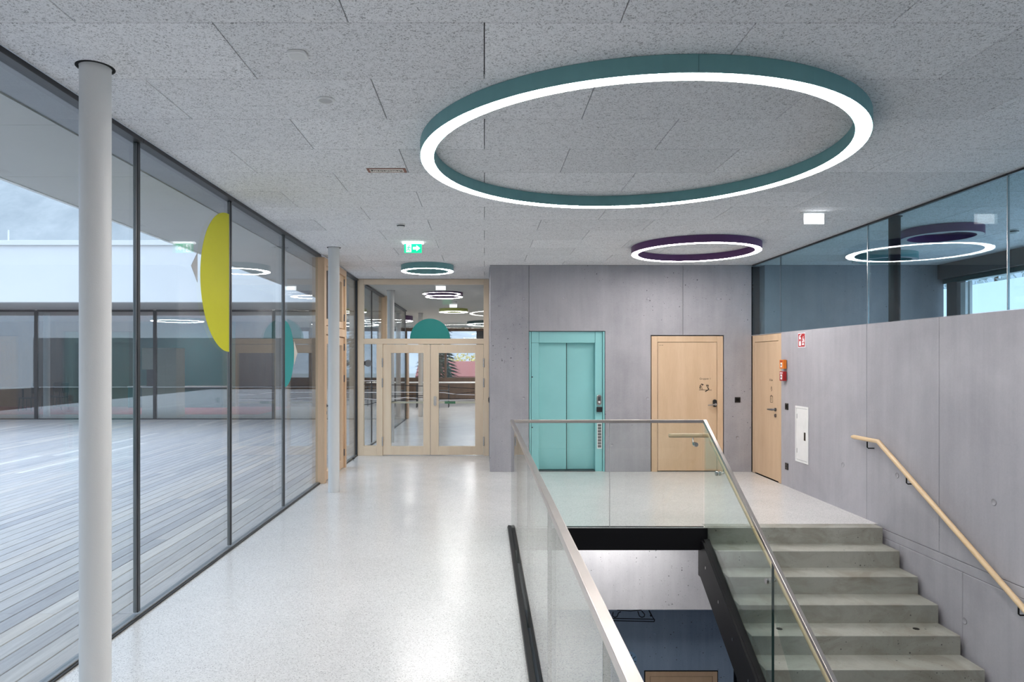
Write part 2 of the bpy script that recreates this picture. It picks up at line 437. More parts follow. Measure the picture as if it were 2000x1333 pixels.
# ---- ceiling: dark backing with the wood-wool panels hung under it as separate pieces
bk = B().box(XL, XN, -6, YB + 0.1, CEIL + 0.03, CEIL + 0.12).box(XL, 0.1, YB + 0.1, YP, CEIL + 0.03, CEIL + 0.12)
ceiling = struct('ceiling', bk, 'black_gap', 'grey wood-wool acoustic panel ceiling laid in staggered rows', 'ceiling')
PW, PD, GAP = 1.19, 0.593, 0.0045
Y0 = 2.985
cache = {}
def ceil_panel(x0, x1, y0, y1):
    wx, wy = round(x1 - x0 - GAP, 4), round(y1 - y0 - GAP, 4)
    if wx < 0.03 or wy < 0.03: return
    if (wx, wy) not in cache:
        cache[(wx, wy)] = mesh_of(B().box(-wx / 2, wx / 2, -wy / 2, wy / 2, 0, 0.028), 'panel', bevel=0.0025, seg=1)
    put('panel', cache[(wx, wy)], 'wood_wool', ceiling, ((x0 + x1) / 2, (y0 + y1) / 2, CEIL))
for k in range(-5, 16):
    ya, yb = Y0 + k * PD, Y0 + (k + 1) * PD
    off = 0.0 if k % 2 == 0 else PW / 2
    xend = XN if ya < YB - 0.05 else 0.085
    if ya < YB - 0.05 and yb > YB + 0.3: yb = yb
    yb = min(yb, YP - 0.06)
    xs = [XL + 0.03] + [off + j * PW for j in range(-3, 8) if XL + 0.08 < off + j * PW < xend - 0.05] + [xend]
    for a, c in zip(xs[:-1], xs[1:]): ceil_panel(a, c, ya, yb)
o = part('panel_field', B().box(XL + 0.03, XN, -6, Y0 - 5 * PD - GAP, CEIL, CEIL + 0.028), 'wood_wool', ceiling)
struct('ceiling_hall', B().box(XL, 0.09, YP + 0.02, YF, CEIL, CEIL + 0.1).box(0.09, 6, 16.2, YF, CEIL, CEIL + 0.1).box(-18, 6, YF, YE, CEIL, CEIL + 0.1),
       'hall_ceiling', 'plain pale ceiling of the hall beyond the wooden partition', 'ceiling')

# ---- back wall (elevator wall) in three cast panels with the openings left free
EX0, EX1, EZ = 0.685, 1.857, 2.164
DX0, DX1, DZ = 2.557, 3.683, 2.10
wb = struct('wall_back', B().box(0.13, XR + 0.2, YB + 0.20, YB + 0.32, 0, CEIL), 'black_gap',
            'grey cast concrete wall with the turquoise elevator and a wooden door', 'wall')
top = CEIL - 0.001
part('panel', B().prism([(0.087, 0), (EX0 - 0.002, 0), (EX0 - 0.002, top), (0.087, top)], 'Y', YB, YB + 0.2), 'concrete_back', wb, 0.003, 1)
part('panel', B().prism([(EX0 + 0.002, EZ), (EX1, EZ), (EX1, 0), (DX0, 0), (DX0, DZ), (3.05, DZ), (3.05, top), (EX0 + 0.002, top)], 'Y', YB, YB + 0.2), 'concrete_back', wb, 0.003, 1)
part('panel', B().prism([(3.054, DZ), (DX1, DZ), (DX1, 0), (XR - 0.004, 0), (XR - 0.004, top), (3.054, top)], 'Y', YB, YB + 0.2), 'concrete_back', wb, 0.003, 1)
part('block_side', B().box(0.087, 0.13, YB + 0.2, 16.2, 0, CEIL - 0.001).box(0.13, 6, 16.1, 16.2, 0, CEIL - 0.001), 'concrete_back', wb)
tie = mesh_of(B().lathe([(0.030, 0), (0.030, 0.003), (0.026, 0.004), (0.024, 0.0), (0.0, 0.001)], 20, closed=False), 'tie_plug')
def tie_plug(parent, loc, rot, mat):
    o = put('tie_plug', tie.copy(), mat, parent, loc); o.rotation_euler = rot
for px, py in ((1023, 584), (1101, 583), (1266, 583), (1402, 584), (1022, 778), (1265, 779), (1195, 870), (1440, 855)):
    tie_plug(wb, ((px - 946) / 127.07, YB - 0.001, 1.7 + (706 - py) / 127.07), (PI / 2, 0, 0), 'concrete')

# ---- right wall: cast panels above and below the floor-level joint, glass band above 2.1 m
WT = 2.10
wr = struct('wall_right', B().box(XR + 0.13, XR + 0.2, -6, YB + 0.2, FLOOR2, WT), 'black_gap', 'purplish grey cast concrete wall beside the stair', 'wall')
ys = [-6.0, 0.3, 2.66, 5.0, 6.17, 7.34, 9.455]
for a, c in zip(ys[:-1], ys[1:]):
    part('panel', B().box(XR, XR + 0.13, a + 0.0025, c - 0.0025, -0.028, WT), 'concrete', wr, 0.004, 1)
part('panel', B().box(XR, XR + 0.13, 9.46, YB + 0.2, DZ - 0.008, WT), 'concrete', wr)
part('joint_band', B().box(XR + 0.002, XR + 0.13, -6, EDGE + 0.3, -0.115, -0.032), 'concrete', wr, 0.003, 1)
ys2 = [-6.0, 0.9, 3.3, 5.87, 6.76, YB + 0.2]
for a, c in zip(ys2[:-1], ys2[1:]):
    part('panel', B().box(XR, XR + 0.13, a + 0.002, c - 0.002, FLOOR2, -0.118), 'concrete', wr, 0.004, 1)
def onR(px, py, X=XR):
    Y = X * 1333 / (px - 946); return Y, 1.7 + (706 - py) / 1333 * Y
for px, py in ((1752, 929), (1941, 981), (1884, 1213), (1646, 908)):
    Y, z = onR(px, py); tie_plug(wr, (XR - 0.001, Y, z), (0, -PI / 2, 0), 'concrete_back')

# ---- glass band above the right wall
for i, (ya, yb) in enumerate(((9.49, 10.485), (7.33, 9.485), (5.37, 7.325), (2.9, 5.365), (0.4, 2.895), (-2, 0.395))):
    wn = thing('window_%d' % (20 + i), ('blue-tinted glass pane above the concrete wall, %s' % ['narrow one in the far corner by the elevator wall', 'second from the far corner', 'in front of the black column', 'at the right edge of the picture', 'nearest, out of frame', 'behind the camera'][i]), 'window', (XR + 0.02, ya, WT), kind='structure')
    part('pane', B().box(XR + 0.004, XR + 0.020, ya + 0.004, yb - 0.004, WT + 0.004, CEIL - 0.012), 'glass_blue', wn)
    part('edge_seal', B().box(XR + 0.003, XR + 0.021, ya - 0.003, ya + 0.004, WT + 0.004, CEIL - 0.012), 'steel' if i in (1, 2, 3) else 'grey_frame', wn)
    part('head_rail', B().box(XR, XR + 0.03, ya, yb, CEIL - 0.018, CEIL - 0.001), 'dark_frame', wn)

# ---- room behind that glass
struct('wall_far_room', B().box(XR + 0.2, XN, YB + 0.004, YB + 0.2, 1.0, CEIL - 0.001), 'concrete_back', 'concrete end wall seen through the blue glass band', 'wall')
struct('floor_far_room', B().box(XR + 0.2, XN + 0.3, -6, YB + 0.2, 0.9, 1.0), 'terrazzo', 'floor of the room behind the blue glass band', 'floor')
wn = thing('window_30', 'bright window with taupe head box behind the blue glass', 'window', (XN, 8, 1.0), kind='structure')
part('head_box', B().box(XN - 0.10, XN + 0.10, 0, YB, 2.955, CEIL - 0.002), 'taupe_frame', wn, 0.004)
part('blind_box', B().box(XN - 0.02, XN + 0.08, 0, YB, 2.885, 2.953), 'teal_lamp_dark', wn, 0.004)
part('post', B().box(XN - 0.06, XN + 0.08, 10.12, 10.34, 1.0, 2.884), 'taupe_frame', wn, 0.004)
part('sash', B().box(XN - 0.03, XN + 0.03, 9.98, 10.08, 1.0, 2.86), 'white_paint', wn, 0.004)
part('sash', B().box(XN - 0.05, XN - 0.01, 9.86, 9.90, 1.0, 2.86), 'white_paint', wn, 0.004)
for ya, yb in ((10.345, YB), (7.0, 9.97), (3.6, 6.9), (0.2, 3.5)):
    part('pane', B().box(XN + 0.01, XN + 0.03, ya, yb, 1.0, 2.884), 'glass_clear', wn)
for ya in (6.95, 3.55):
    part('post', B().box(XN - 0.04, XN + 0.06, ya - 0.045, ya + 0.045, 1.0, 2.884), 'taupe_frame', wn, 0.004)
struct('wall_far_room_near', B().box(XR + 0.25, XN + 0.3, -6, -0.0, 1.0, CEIL), 'wall_white', 'white wall of the room behind the blue glass', 'wall')

# ---- end of the corridor behind the viewer
struct('wall_front', B().box(XL - 0.04, XR, -6.2, -6.0, 0, CEIL), 'wall_white', 'white end wall of the corridor behind the viewer', 'wall')

# ---- glazed left wall: bays between slim dark mullions
BAY = [-5.37, -3.72, -2.07, -0.42, 1.23, 2.88, 4.53, 6.18, 7.83, 9.46]
def bay(n, ya, yb, label, glassmat='glass_facade', mull=True):
    wn = thing('window_%d' % n, label, 'window', (XL, ya, 0), kind='structure')
    part('pane', B().box(XL - 0.030, XL - 0.012, ya + 0.022, yb - 0.022, 0.022, CEIL - 0.03), glassmat, wn)
    part('head_rail', B().box(XL - 0.045, XL + 0.03, ya, yb, CEIL - 0.032, CEIL - 0.001), 'dark_frame', wn, 0.002, 1)
    part('sill_rail', B().box(XL - 0.045, XL + 0.004, ya, yb, 0.0, 0.022), 'grey_frame', wn, 0.003, 1)
    part('seal_strip', B().box(XL + 0.005, XL + 0.018, ya, yb, 0.0, 0.012), 'black_plastic', wn)
    if mull:
        part('mullion', B().box(XL - 0.032, XL - 0.008, yb - 0.021, yb + 0.021, 0.036, CEIL - 0.033), 'grey_frame', wn, 0.003, 1)
        part('mullion_cover', B().box(XL - 0.0075, XL - 0.001, yb - 0.017, yb + 0.017, 0.036, CEIL - 0.033), 'dark_frame', wn, 0.002, 1)
    return wn
names = ['bay of the glass wall far behind the viewer', 'third glass bay behind the viewer', 'second glass bay behind the viewer', 'glass bay beside the viewer',
         'glass bay left of the near column, cut by the picture edge', 'glass bay directly behind the near white column', 'tall glass bay carrying the yellow half disc', 'tall glass bay between the yellow and turquoise half discs', 'tall glass bay carrying the small turquoise half disc']
for i in range(9):
    bay(1 + i, BAY[i], BAY[i + 1], names[i], mull=(i < 8))
bay(10, 10.98, YP - 0.06, 'narrow glass bay between the courtyard door and the wooden partition', mull=False)
part('corner_post', B().box(XL - 0.05, XL + 0.005, YP - 0.062, YP + 0.0, 0, CEIL - 0.001), 'dark_frame', bpy.data.objects['window_10'])
bay(11, YP + 0.08, 13.95, 'first glass bay of the left wall beyond the partition')
bay(12, 13.95, 15.45, 'second glass bay of the left wall beyond the partition', mull=False)
bay(13, 15.75, YF, 'last glass bay of the left wall before the hall corner')
struct('trim_1', B().box(XL - 0.05, XL + 0.08, 15.46, 15.74, 0, CEIL - 0.001), 'pine_door', 'wooden door post in the glass wall beyond the partition', 'post', 0.004)

# half discs and small arrow marks stuck on the glass
def on_left(poly): return B().prism(poly, 'X', XL - 0.0118, XL - 0.0098)
h = part('half_disc', on_left(halfdisc(6.150, 2.405, 0.62, PI / 2, 3 * PI / 2)), 'disc_yellow', bpy.data.objects['window_7']); h['label'] = 'large yellow half disc stuck on the glass'
h = part('arrow_mark', on_left([(5.355, 2.45), (5.475, 2.575), (5.475, 2.33)]), 'decal_grey', bpy.data.objects['window_7']); h['label'] = 'small grey arrow mark'
h = part('half_disc', on_left(halfdisc(7.860, 1.785, 0.385, -PI / 2, PI / 2)), 'disc_teal', bpy.data.objects['window_9']); h['label'] = 'small turquoise half disc stuck on the glass'
h = part('arrow_mark', on_left([(8.40, 1.80), (8.26, 1.66), (8.26, 1.94)]), 'decal_cream', bpy.data.objects['window_9']); h['label'] = 'small cream arrow mark'

# ---- courtyard door in the glass wall: wooden frame, transom light, glazed leaf
d1 = thing('door_1', 'wooden courtyard door with transom light in the glass wall behind the second column', 'door', (XL, 10.2, 0), kind='structure')
fx0, fx1 = XL - 0.05, XL + 0.075
for a, c in ((9.462, 9.58), (10.88, 10.978)):
    part('jamb', B().box(fx0, fx1, a, c, 0, CEIL - 0.034), 'pine_door', d1, 0.004)
part('head', B().box(fx0, fx1, 9.582, 10.878, CEIL - 0.13, CEIL - 0.034), 'pine_door', d1, 0.004)
part('transom_bar', B().box(fx0, fx1, 9.582, 10.878, 2.08, 2.20), 'pine_door', d1, 0.004)
def leaf_y(z0, z1, sw, name):
    lx0, lx1 = XL - 0.02, XL + 0.05
    lf = part(name, B().box(lx0, lx1, 9.588, 9.588 + sw, z0, z1).box(lx0, lx1, 10.872 - sw, 10.872, z0, z1)
              .box(lx0, lx1, 9.588 + sw, 10.872 - sw, z0, z0 + sw).box(lx0, lx1, 9.588 + sw, 10.872 - sw, z1 - sw, z1), 'pine_door', d1, 0.003)
    part('pane', B().box(XL + 0.005, XL + 0.025, 9.588 + sw, 10.872 - sw, z0 + sw, z1 - sw), 'glass_clear', lf)
    for hz in ((z0 + 0.18, z1 - 0.7, z1 - 0.2) if z1 - z0 > 1.5 else (z0 + 0.12, z1 - 0.15)):
        part('hinge', B().tube([(lx1 + 0.008, 10.885, hz), (lx1 + 0.008, 10.885, hz + 0.11)], 0.011, 8), 'dark_steel', lf)
    return lf
leaf_y(2.215, 3.045, 0.10, 'transom_leaf')
lf = leaf_y(0.012, 2.068, 0.12, 'leaf')
part('handle', B().disc((XL + 0.056, 9.65, 1.07), 0.026, 0.012, 'X').tube([(XL + 0.05, 9.65, 1.07), (XL + 0.105, 9.65, 1.07), (XL + 0.105, 9.78, 1.07)], 0.010, 8), 'dark_steel', lf)
part('lock', B().disc((XL + 0.056, 9.65, 0.97), 0.024, 0.012, 'X'), 'dark_steel', lf)
part('window_opener', B().box(XL + 0.052, XL + 0.085, 9.63, 9.66, 2.30, 2.98), 'grey_frame', d1, 0.004)

# ---- wooden glazed partition with double door
K = 1333 / YP
def pX(px): return (px - 946) / K
def pZ(py): return 1.7 + (706 - py) / K
pt = thing('wall_partition', 'wooden framed glass partition closing the end of the corridor', 'partition', (-1.1, YP, 0), kind='structure')
y0, y1 = YP - 0.04, YP + 0.06
xa, xb = XL + 0.008, 0.082
part('jamb', B().box(xa, pX(711), y0, y1, 0, CEIL - 0.001), 'maple_light', pt, 0.004)
part('jamb', B().box(pX(944.5), xb, y0, y1, 0, CEIL - 0.001), 'maple_light', pt, 0.004)
part('head', B().box(pX(711), pX(944.5), y0, y1, pZ(556), CEIL - 0.001), 'maple_x', pt, 0.004)
part('transom_beam', B().box(pX(711), pX(944.5), y0, y1, pZ(672.5), pZ(662)), 'maple_x', pt, 0.004)
part('post', B().box(pX(736), pX(748), y0, y1, 0, pZ(672.5)), 'maple_light', pt, 0.004)
part('bottom_rail', B().box(pX(711), pX(736), y0, y1, 0, pZ(871)), 'maple_x', pt, 0.004)
part('transom_pane', B().box(pX(711), pX(944.5), YP + 0.005, YP + 0.02, pZ(662), pZ(556)), 'glass_clear', pt)
sp = part('side_pane', B().box(pX(711), pX(736), YP + 0.005, YP + 0.02, pZ(871), pZ(672.5)), 'glass_clear', pt)
h = part('half_disc', B().prism(halfdisc(pX(840), pZ(661.9), 0.362, 0, PI), 'Y', YP + 0.0008, YP + 0.0032), 'disc_green', pt); h['label'] = 'dark turquoise half disc on the transom glass'
h = part('fish_mark', B().prism([(pX(719 + 7.5 * math.cos(t)), pZ(710 + 6.8 * math.sin(t))) for t in [2 * PI * i / 24 for i in range(24)]], 'Y', YP + 0.001, YP + 0.003)
         .prism([(pX(713.5), pZ(707)), (pX(711.2), pZ(705)), (pX(711.2), pZ(715)), (pX(713.5), pZ(713))], 'Y', YP + 0.001, YP + 0.003), 'grey_frame', pt); h['label'] = 'dark rounded mark on the narrow side pane'

d2 = thing('door_2', 'pale wooden double door with tall glass panes and panic bar', 'door', (pX(846), YP, 0), kind='structure')
def dleaf(x0, x1, g0, g1, hinge_side):
    ya, yb = YP - 0.028, YP + 0.04
    xa, xb, ga, gb = pX(x0) + 0.004, pX(x1) - 0.003, pX(g0), pX(g1)
    zt, z0, za, zb = pZ(673.5), 0.012, pZ(872), pZ(690)
    fr = B().box(xa, ga, ya, yb, z0, zt).box(gb, xb, ya, yb, z0, zt).box(ga, gb, ya, yb, z0, za).box(ga, gb, ya, yb, zb, zt)
    lf = part('leaf', fr, 'maple_light', d2, 0.003)
    part('pane', B().box(ga, gb, YP + 0.004, YP + 0.016, za, zb), 'glass_clear', lf)
    hx = xa - 0.006 if hinge_side < 0 else xb + 0.006
    for hy in (709, 748, 862):
        part('hinge', B().tube([(hx, ya - 0.012, pZ(hy) - 0.08), (hx, ya - 0.012, pZ(hy) + 0.08)], 0.014, 8), 'steel', lf)
    part('panic_bar', B().box(ga - 0.02, gb + 0.02, yb + 0.05, yb + 0.085, pZ(789), pZ(785.5)).box(ga - 0.04, ga - 0.01, yb, yb + 0.08, pZ(790), pZ(785)).box(gb + 0.01, gb + 0.04, yb, yb + 0.08, pZ(790), pZ(785)), 'cream_cabinet', lf, 0.004)
    return lf
lfl = dleaf(748, 841, 764, 827, -1)
lfr = dleaf(841, 944.5, 857, 928, 1)
part('bar_marker', B().box(pX(868), pX(889), YP + 0.086, YP + 0.13, pZ(789.6), pZ(785)), 'push_green', lfr)
part('handle', B().prism([(pX(850) + 0.026 * math.cos(t), 0.985 + (0.06 if math.sin(t) > 0 else -0.06) + 0.026 * math.sin(t)) for t in [2 * PI * i / 24 for i in range(24)]], 'Y', YP - 0.04, YP - 0.027)
     .disc((pX(850), YP - 0.055, 1.035), 0.018, 0.045, 'Y').disc((pX(850), YP - 0.043, 0.94), 0.012, 0.012, 'Y'), 'steel', d2, 0.002)
def strokes(lst, x0, x1, mat, wdt):
    bb = B()
    for pts in lst: bb.ribbon([(pX(x), pZ(y)) for x, y in pts], wdt, 'Y', YP + 0.0005, YP + 0.0028)
    q = part('wave_stripe', bb, mat, d2); return q
strokes([[(765, 752.3), (780, 752.6), (800, 753.6), (826, 754.5)], [(765, 774), (790, 773.6), (826, 773.3)], [(765, 785.5), (778, 782.5), (800, 781.5), (812, 780), (818, 777.5), (826, 777)]], 0, 0, 'decal_black', 0.011)
strokes([[(858, 754.5), (880, 757), (927, 759.5)], [(858, 778.5), (927, 779.5)], [(886, 771), (900, 769), (927, 766.2)]], 0, 0, 'decal_black', 0.010)
strokes([[(765, 766.5), (826, 766.8)], [(765, 779.5), (790, 777.2), (810, 778), (826, 779.5)], [(858, 767.2), (868, 767.5), (890, 770.5), (927, 771.8)], [(858, 782.4), (927, 780.8)]], 0, 0, 'decal_white', 0.011)
bb = B()
for pts in ([(711, 750.5), (736, 752)], [(711, 791), (722, 790), (736, 786)]): bb.ribbon([(pX(x), pZ(y)) for x, y in pts], 0.011, 'Y', YP + 0.002, YP + 0.0045)
part('wave_stripe', bb, 'decal_black', pt)
bb = B()
for pts in ([(711, 744.5), (736, 744)], [(711, 767), (736, 767)], [(711, 779), (736, 781)]): bb.ribbon([(pX(x), pZ(y)) for x, y in pts], 0.010, 'Y', YP + 0.002, YP + 0.0045)
part('wave_stripe', bb, 'decal_white', pt)

# ---- elevator
T = 127.07
def bX(px): return (px - 946) / T
def bZ(py): return 1.7 + (706 - py) / T
el = thing('elevator', 'turquoise elevator with two closed sliding leaves and steel call plate', 'elevator', (1.27, YB, 0))
G = 'elevator_teal'
ez = EZ - 0.006
part('outer_jamb', B().box(EX0 + 0.006, EX0 + 0.034, YB + 0.03, YB + 0.18, 0, ez), G, el, 0.003)
part('side_column', B().box(EX0 + 0.040, bX(1053), YB + 0.05, YB + 0.18, 0, bZ(670)), G, el, 0.004)
part('corner_cap', B().box(EX0 + 0.040, bX(1053), YB + 0.045, YB + 0.18, bZ(670) + 0.003, ez), G, el, 0.004)
part('header', B().box(bX(1053) + 0.003, bX(1163), YB + 0.055, YB + 0.18, bZ(670), ez), G, el, 0.004)
part('call_column', B().box(bX(1163) + 0.003, EX1 - 0.035, YB + 0.05, YB + 0.18, 0, ez), G, el, 0.004)
part('outer_jamb', B().box(EX1 - 0.031, EX1 - 0.004, YB + 0.02, YB + 0.18, 0, ez), G, el, 0.003)
part('leaf', B().box(bX(1053) + 0.002, bX(1107.5), YB + 0.118, YB + 0.145, 0.018, bZ(670)), G, el, 0.004)
part('leaf', B().box(bX(1107) - 0.02, bX(1163) + 0.004, YB + 0.150, YB + 0.18, 0.018, bZ(670)), G, el, 0.004)
part('leaf_shade', B().box(bX(1107.5), bX(1107.5) + 0.012, YB + 0.122, YB + 0.149, 0.018, bZ(670)), 'teal_lamp_dark', el)  # dark strip stands in for the shade where one leaf overlaps the other
part('threshold', B().box(bX(1053), bX(1163), YB + 0.02, YB + 0.18, 0.0, 0.014), 'dark_steel', el)
for py in (737, 836):
    part('screw', B().disc((bX(1040), YB + 0.048, bZ(py)), 0.010, 0.006, 'Y', 10), 'black_plastic', el)
cp = part('call_plate', B().prism([(bX(1171) + 0.036 * math.cos(t), bZ(782) + (0.045 if math.sin(t) > 0 else -0.045) + 0.036 * math.sin(t)) for t in [2 * PI * (i + .5) / 28 for i in range(28)]], 'Y', YB + 0.032, YB + 0.05), 'steel', el, 0.004)
part('button', B().disc((bX(1171), YB + 0.030, bZ(786)), 0.016, 0.010, 'Y').disc((bX(1171), YB + 0.029, bZ(786)), 0.008, 0.014, 'Y'), 'white_paint', cp)
part('display', B().box(bX(1171) - 0.02, bX(1171) + 0.02, YB + 0.029, YB + 0.033, bZ(784), bZ(775)), 'dark_steel', cp)
part('card_reader', B().box(bX(1165.8), bX(1176.5), YB + 0.012, YB + 0.049, bZ(805.5), bZ(795.3)), 'black_plastic', el, 0.010)
vp = part('vent_plate', B().box(bX(1167), bX(1176.5), YB + 0.044, YB + 0.0495, bZ(877.5), bZ(827.5)), 'white_paint', el)
bb = B()
for k in range(8):
    for j in (0, 1, 2):
        bb.box(bX(1168.7 + j * 2.2), bX(1170.4 + j * 2.2), YB + 0.0425, YB + 0.044, bZ(834.0 + k * 5.9), bZ(829.2 + k * 5.9))
part('vent_slots', bb, 'black_plastic', vp)

# ---- wooden door in the elevator wall
def drawing(parent, strokes_, mat, wdt, plane, t0, t1):
    bb = B()
    for s_ in strokes_: bb.ribbon(s_, wdt, plane, t0, t1)
    return part('line_drawing', bb, mat, parent)
d3 = thing('door_3', 'pale wooden door with small children drawing right of the elevator', 'door', (3.12, YB, 0), kind='structure')
part('reveal', B().box(DX0 + 0.002, DX1 - 0.002, YB + 0.16, YB + 0.19, 0, DZ - 0.002), 'black_gap', d3)
fw = 0.09
part('jamb', B().box(DX0 + 0.014, DX0 + 0.014 + fw, YB + 0.004, YB + 0.14, 0, DZ - 0.014), 'maple', d3, 0.003)
part('jamb', B().box(DX1 - 0.014 - fw, DX1 - 0.014, YB + 0.004, YB + 0.14, 0, DZ - 0.014), 'maple', d3, 0.003)
part('head', B().box(DX0 + 0.015 + fw, DX1 - 0.015 - fw, YB + 0.004, YB + 0.14, DZ - 0.014 - fw, DZ - 0.014), 'maple', d3, 0.003)
lf = part('leaf', B().box(DX0 + 0.02 + fw, DX1 - 0.02 - fw, YB + 0.008, YB + 0.05, 0.014, DZ - 0.021 - fw), 'maple', d3, 0.003)
fy = YB + 0.0075
text('Gruppen 1', 0.040, 'ink', lf, (bX(1377.5), fy, bZ(740.3)), (PI / 2, 0, 0))
text('1.01.06', 0.024, 'ink_light', lf, (bX(1291), fy, bZ(674.8)), (PI / 2, 0, 0))
def q(pts): return [(bX(1340 + x / 13.33), bZ(720 + y / 13.33)) for x, y in pts]
drawing(lf, [q([(340, 565), (480, 562), (670, 566)]), q([(395, 405), (375, 455), (350, 520)]), q([(395, 405), (450, 425)]), q([(390, 500), (420, 450), (440, 430)]), q([(410, 490), (430, 550), (450, 570)]),
             q([(365, 520), (365, 565)]), q([(385, 520), (410, 562)])], 'ink', 0.006, 'Y', fy - 0.001, fy)
drawing(lf, [q([(525, 450), (590, 460)]), q([(400, 408), (455, 428)]), q([(555, 500), (585, 520), (590, 555)]), q([(585, 555), (540, 580), (500, 605)]), q([(375, 440), (365, 520)])], 'ink', 0.016, 'Y', fy - 0.001, fy)
drawing(lf, [q([(530, 445), (535, 425), (560, 418), (585, 430), (588, 458)]), q([(540, 465), (548, 488), (570, 495), (582, 470)])], 'ink', 0.005, 'Y', fy - 0.001, fy)
hd = part('handle', B().tube([(bX(1395.5), YB - 0.045, bZ(790)), (bX(1388), YB - 0.050, bZ(791)), (bX(1380.5), YB - 0.052, bZ(791.5))], [0.012, 0.012, 0.008], 10).tube([(bX(1395.5), fy, bZ(790)), (bX(1395.5), YB - 0.05, bZ(790))], 0.020, 14), 'steel', lf)
part('lock_reader', B().prism([(bX(1395.5) + 0.029 * math.cos(t), bZ(788) + (0.028 if math.sin(t) > 0 else -0.028) + 0.029 * math.sin(t)) for t in [2 * PI * (i + .5) / 28 for i in range(28)]], 'Y', YB - 0.022, fy), 'black_plastic', lf, 0.004)

# ---- wooden door in the right wall
d4 = thing('door_4', 'narrow looking wooden door in the right wall corner beside the alarm boxes', 'door', (XR, 9.96, 0), kind='structure')
ya, yb = 9.462, YB - 0.012
part('jamb', B().box(XR + 0.004, XR + 0.125, ya, ya + 0.09, 0, DZ - 0.012), 'maple', d4, 0.003)
part('jamb', B().box(XR + 0.004, XR + 0.125, yb - 0.09, yb, 0, DZ - 0.012), 'maple', d4, 0.003)
part('head', B().box(XR + 0.004, XR + 0.125, ya + 0.091, yb - 0.091, DZ - 0.11, DZ - 0.012), 'maple', d4, 0.003)
lf = part('leaf', B().box(XR + 0.008, XR + 0.05, ya + 0.096, yb - 0.096, 0.014, DZ - 0.116), 'maple', d4, 0.003)
Y, z = onR(1511, 800)
part('handle', B().disc((XR - 0.002, 9.64, z), 0.024, 0.018, 'X').tube([(XR + 0.002, 9.64, z), (XR - 0.05, 9.64, z), (XR - 0.055, 9.78, z - 0.005)], [0.011, 0.011, 0.009], 10), 'dark_steel', lf)
part('lock', B().disc((XR + 0.001, 9.645, z - 0.085), 0.024, 0.014, 'X'), 'dark_steel', lf)
text('R. Liz', 0.045, 'ink', lf, (XR + 0.0070, 9.80, 1.43), (PI / 2, 0, -PI / 2))
drawing(lf, [[(9.83, 1.20), (9.75, 1.20), (9.75, 1.11), (9.83, 1.11), (9.83, 1.20)], [(9.82, 1.19), (9.79, 1.215), (9.76, 1.19)], [(9.81, 1.29), (9.79, 1.34), (9.77, 1.29), (9.80, 1.27)], [(9.80, 1.18), (9.80, 1.13)]], 'ink_light', 0.008, 'X', XR + 0.006, XR + 0.008)

# ---- stairwell: steps, stringer, void walls, lower storey
st = thing('staircase', 'grey stained concrete stair going down beside the right wall', 'staircase', (3.15, 5.5, -2.6), kind='structure')
SX0, SX1 = 2.285, 4.068
part('landing_edge', B().box(SX0 - 0.013, SX1, EDGE, EDGE + 0.158, -RISE - 0.04, 0.0), 'concrete_step', st, 0.003, 1)
for k in range(16):
    yt = EDGE - RUN * k
    part('step', B().box(SX0, SX1, yt - RUN, yt + 0.02, -RISE * (k + 2) - 0.03, -RISE * (k + 1)), 'concrete_step', st, 0.003, 1)
for (px, py) in ((1789, 1229), (1522, 1229)):
    zz = -RISE * 4; Y = (1.7 - zz) * 1333 / (py - 706); X = (px - 946) / 1333 * Y
    part('step_marker', B().disc((X, Y, zz + 0.001), 0.026, 0.003, 'Z'), 'black_plastic', st)
def zn(y): return -RISE / RUN * (EDGE - y)     # nosing line
sg = part('stringer', B().prism([(EDGE + 0.05, -0.12), (EDGE - 0.10, zn(EDGE - 0.10) - 0.075), (2.4, zn(2.4) - 0.075), (2.4, zn(2.4) - 0.47), (EDGE - 0.02, -0.50), (EDGE + 0.05, -0.50)], 'X', VX1 - 0.055, VX1 - 0.03), 'black_steel', st, 0.002, 1)
part('stringer_lip', B().prism([(EDGE - 0.05, zn(EDGE - 0.05) - 0.075), (2.4, zn(2.4) - 0.075), (2.4, zn(2.4) - 0.095), (EDGE - 0.05, zn(EDGE - 0.05) - 0.095)], 'X', VX1 - 0.03, SX0 - 0.004), 'black_steel', st)
for (px, py) in ((1377.5, 1110), (1402.5, 1176.5), (1430, 1249.5), (1461, 1331)):
    X = VX1 - 0.057; Y = X * 1333 / (px - 946); z = 1.7 - (py - 706) / 1333 * Y
    part('bolt', B().box(X, X + 0.004, Y - 0.008, Y + 0.008, z - 0.014, z + 0.014), 'steel', st)
part('soffit_plate', B().prism([(EDGE + 0.15, -0.30), (EDGE + 0.15, -0.22), (2.4, zn(2.4) - 0.30), (2.4, zn(2.4) - 0.40)], 'X', SX0 + 0.01, SX1), 'concrete_void', st)
struct('trim_2', B().box(VX0 - 0.03, VX1 + 0.02, EDGE - 0.022, EDGE - 0.002, -0.225, -0.004), 'black_steel', 'black steel edge beam under the landing', 'beam')
struct('trim_3', B().box(VX0 - 0.028, VX0 - 0.008, 0.62, EDGE - 0.024, -0.225, -0.004), 'black_steel', 'black steel edge beam along the stairwell side', 'beam')
struct('wall_void', B().box(VX0 - 0.3, XR, 9.58, 9.70, -1.79, -0.222), 'concrete_void', 'pale concrete downstand under the landing, seen through the stairwell', 'wall')
struct('wall_void_side', B().box(VX0 - 0.42, VX0 - 0.3, 0.6, YB, FLOOR2, -0.222), 'concrete_void', 'concrete side wall of the stairwell below the floor', 'wall')
struct('ceiling_lower', B().box(VX0 - 0.3, XR, 9.70, YB - 0.0, -1.80, -1.72), 'concrete_void', 'ceiling of the lower storey behind the downstand', 'ceiling')
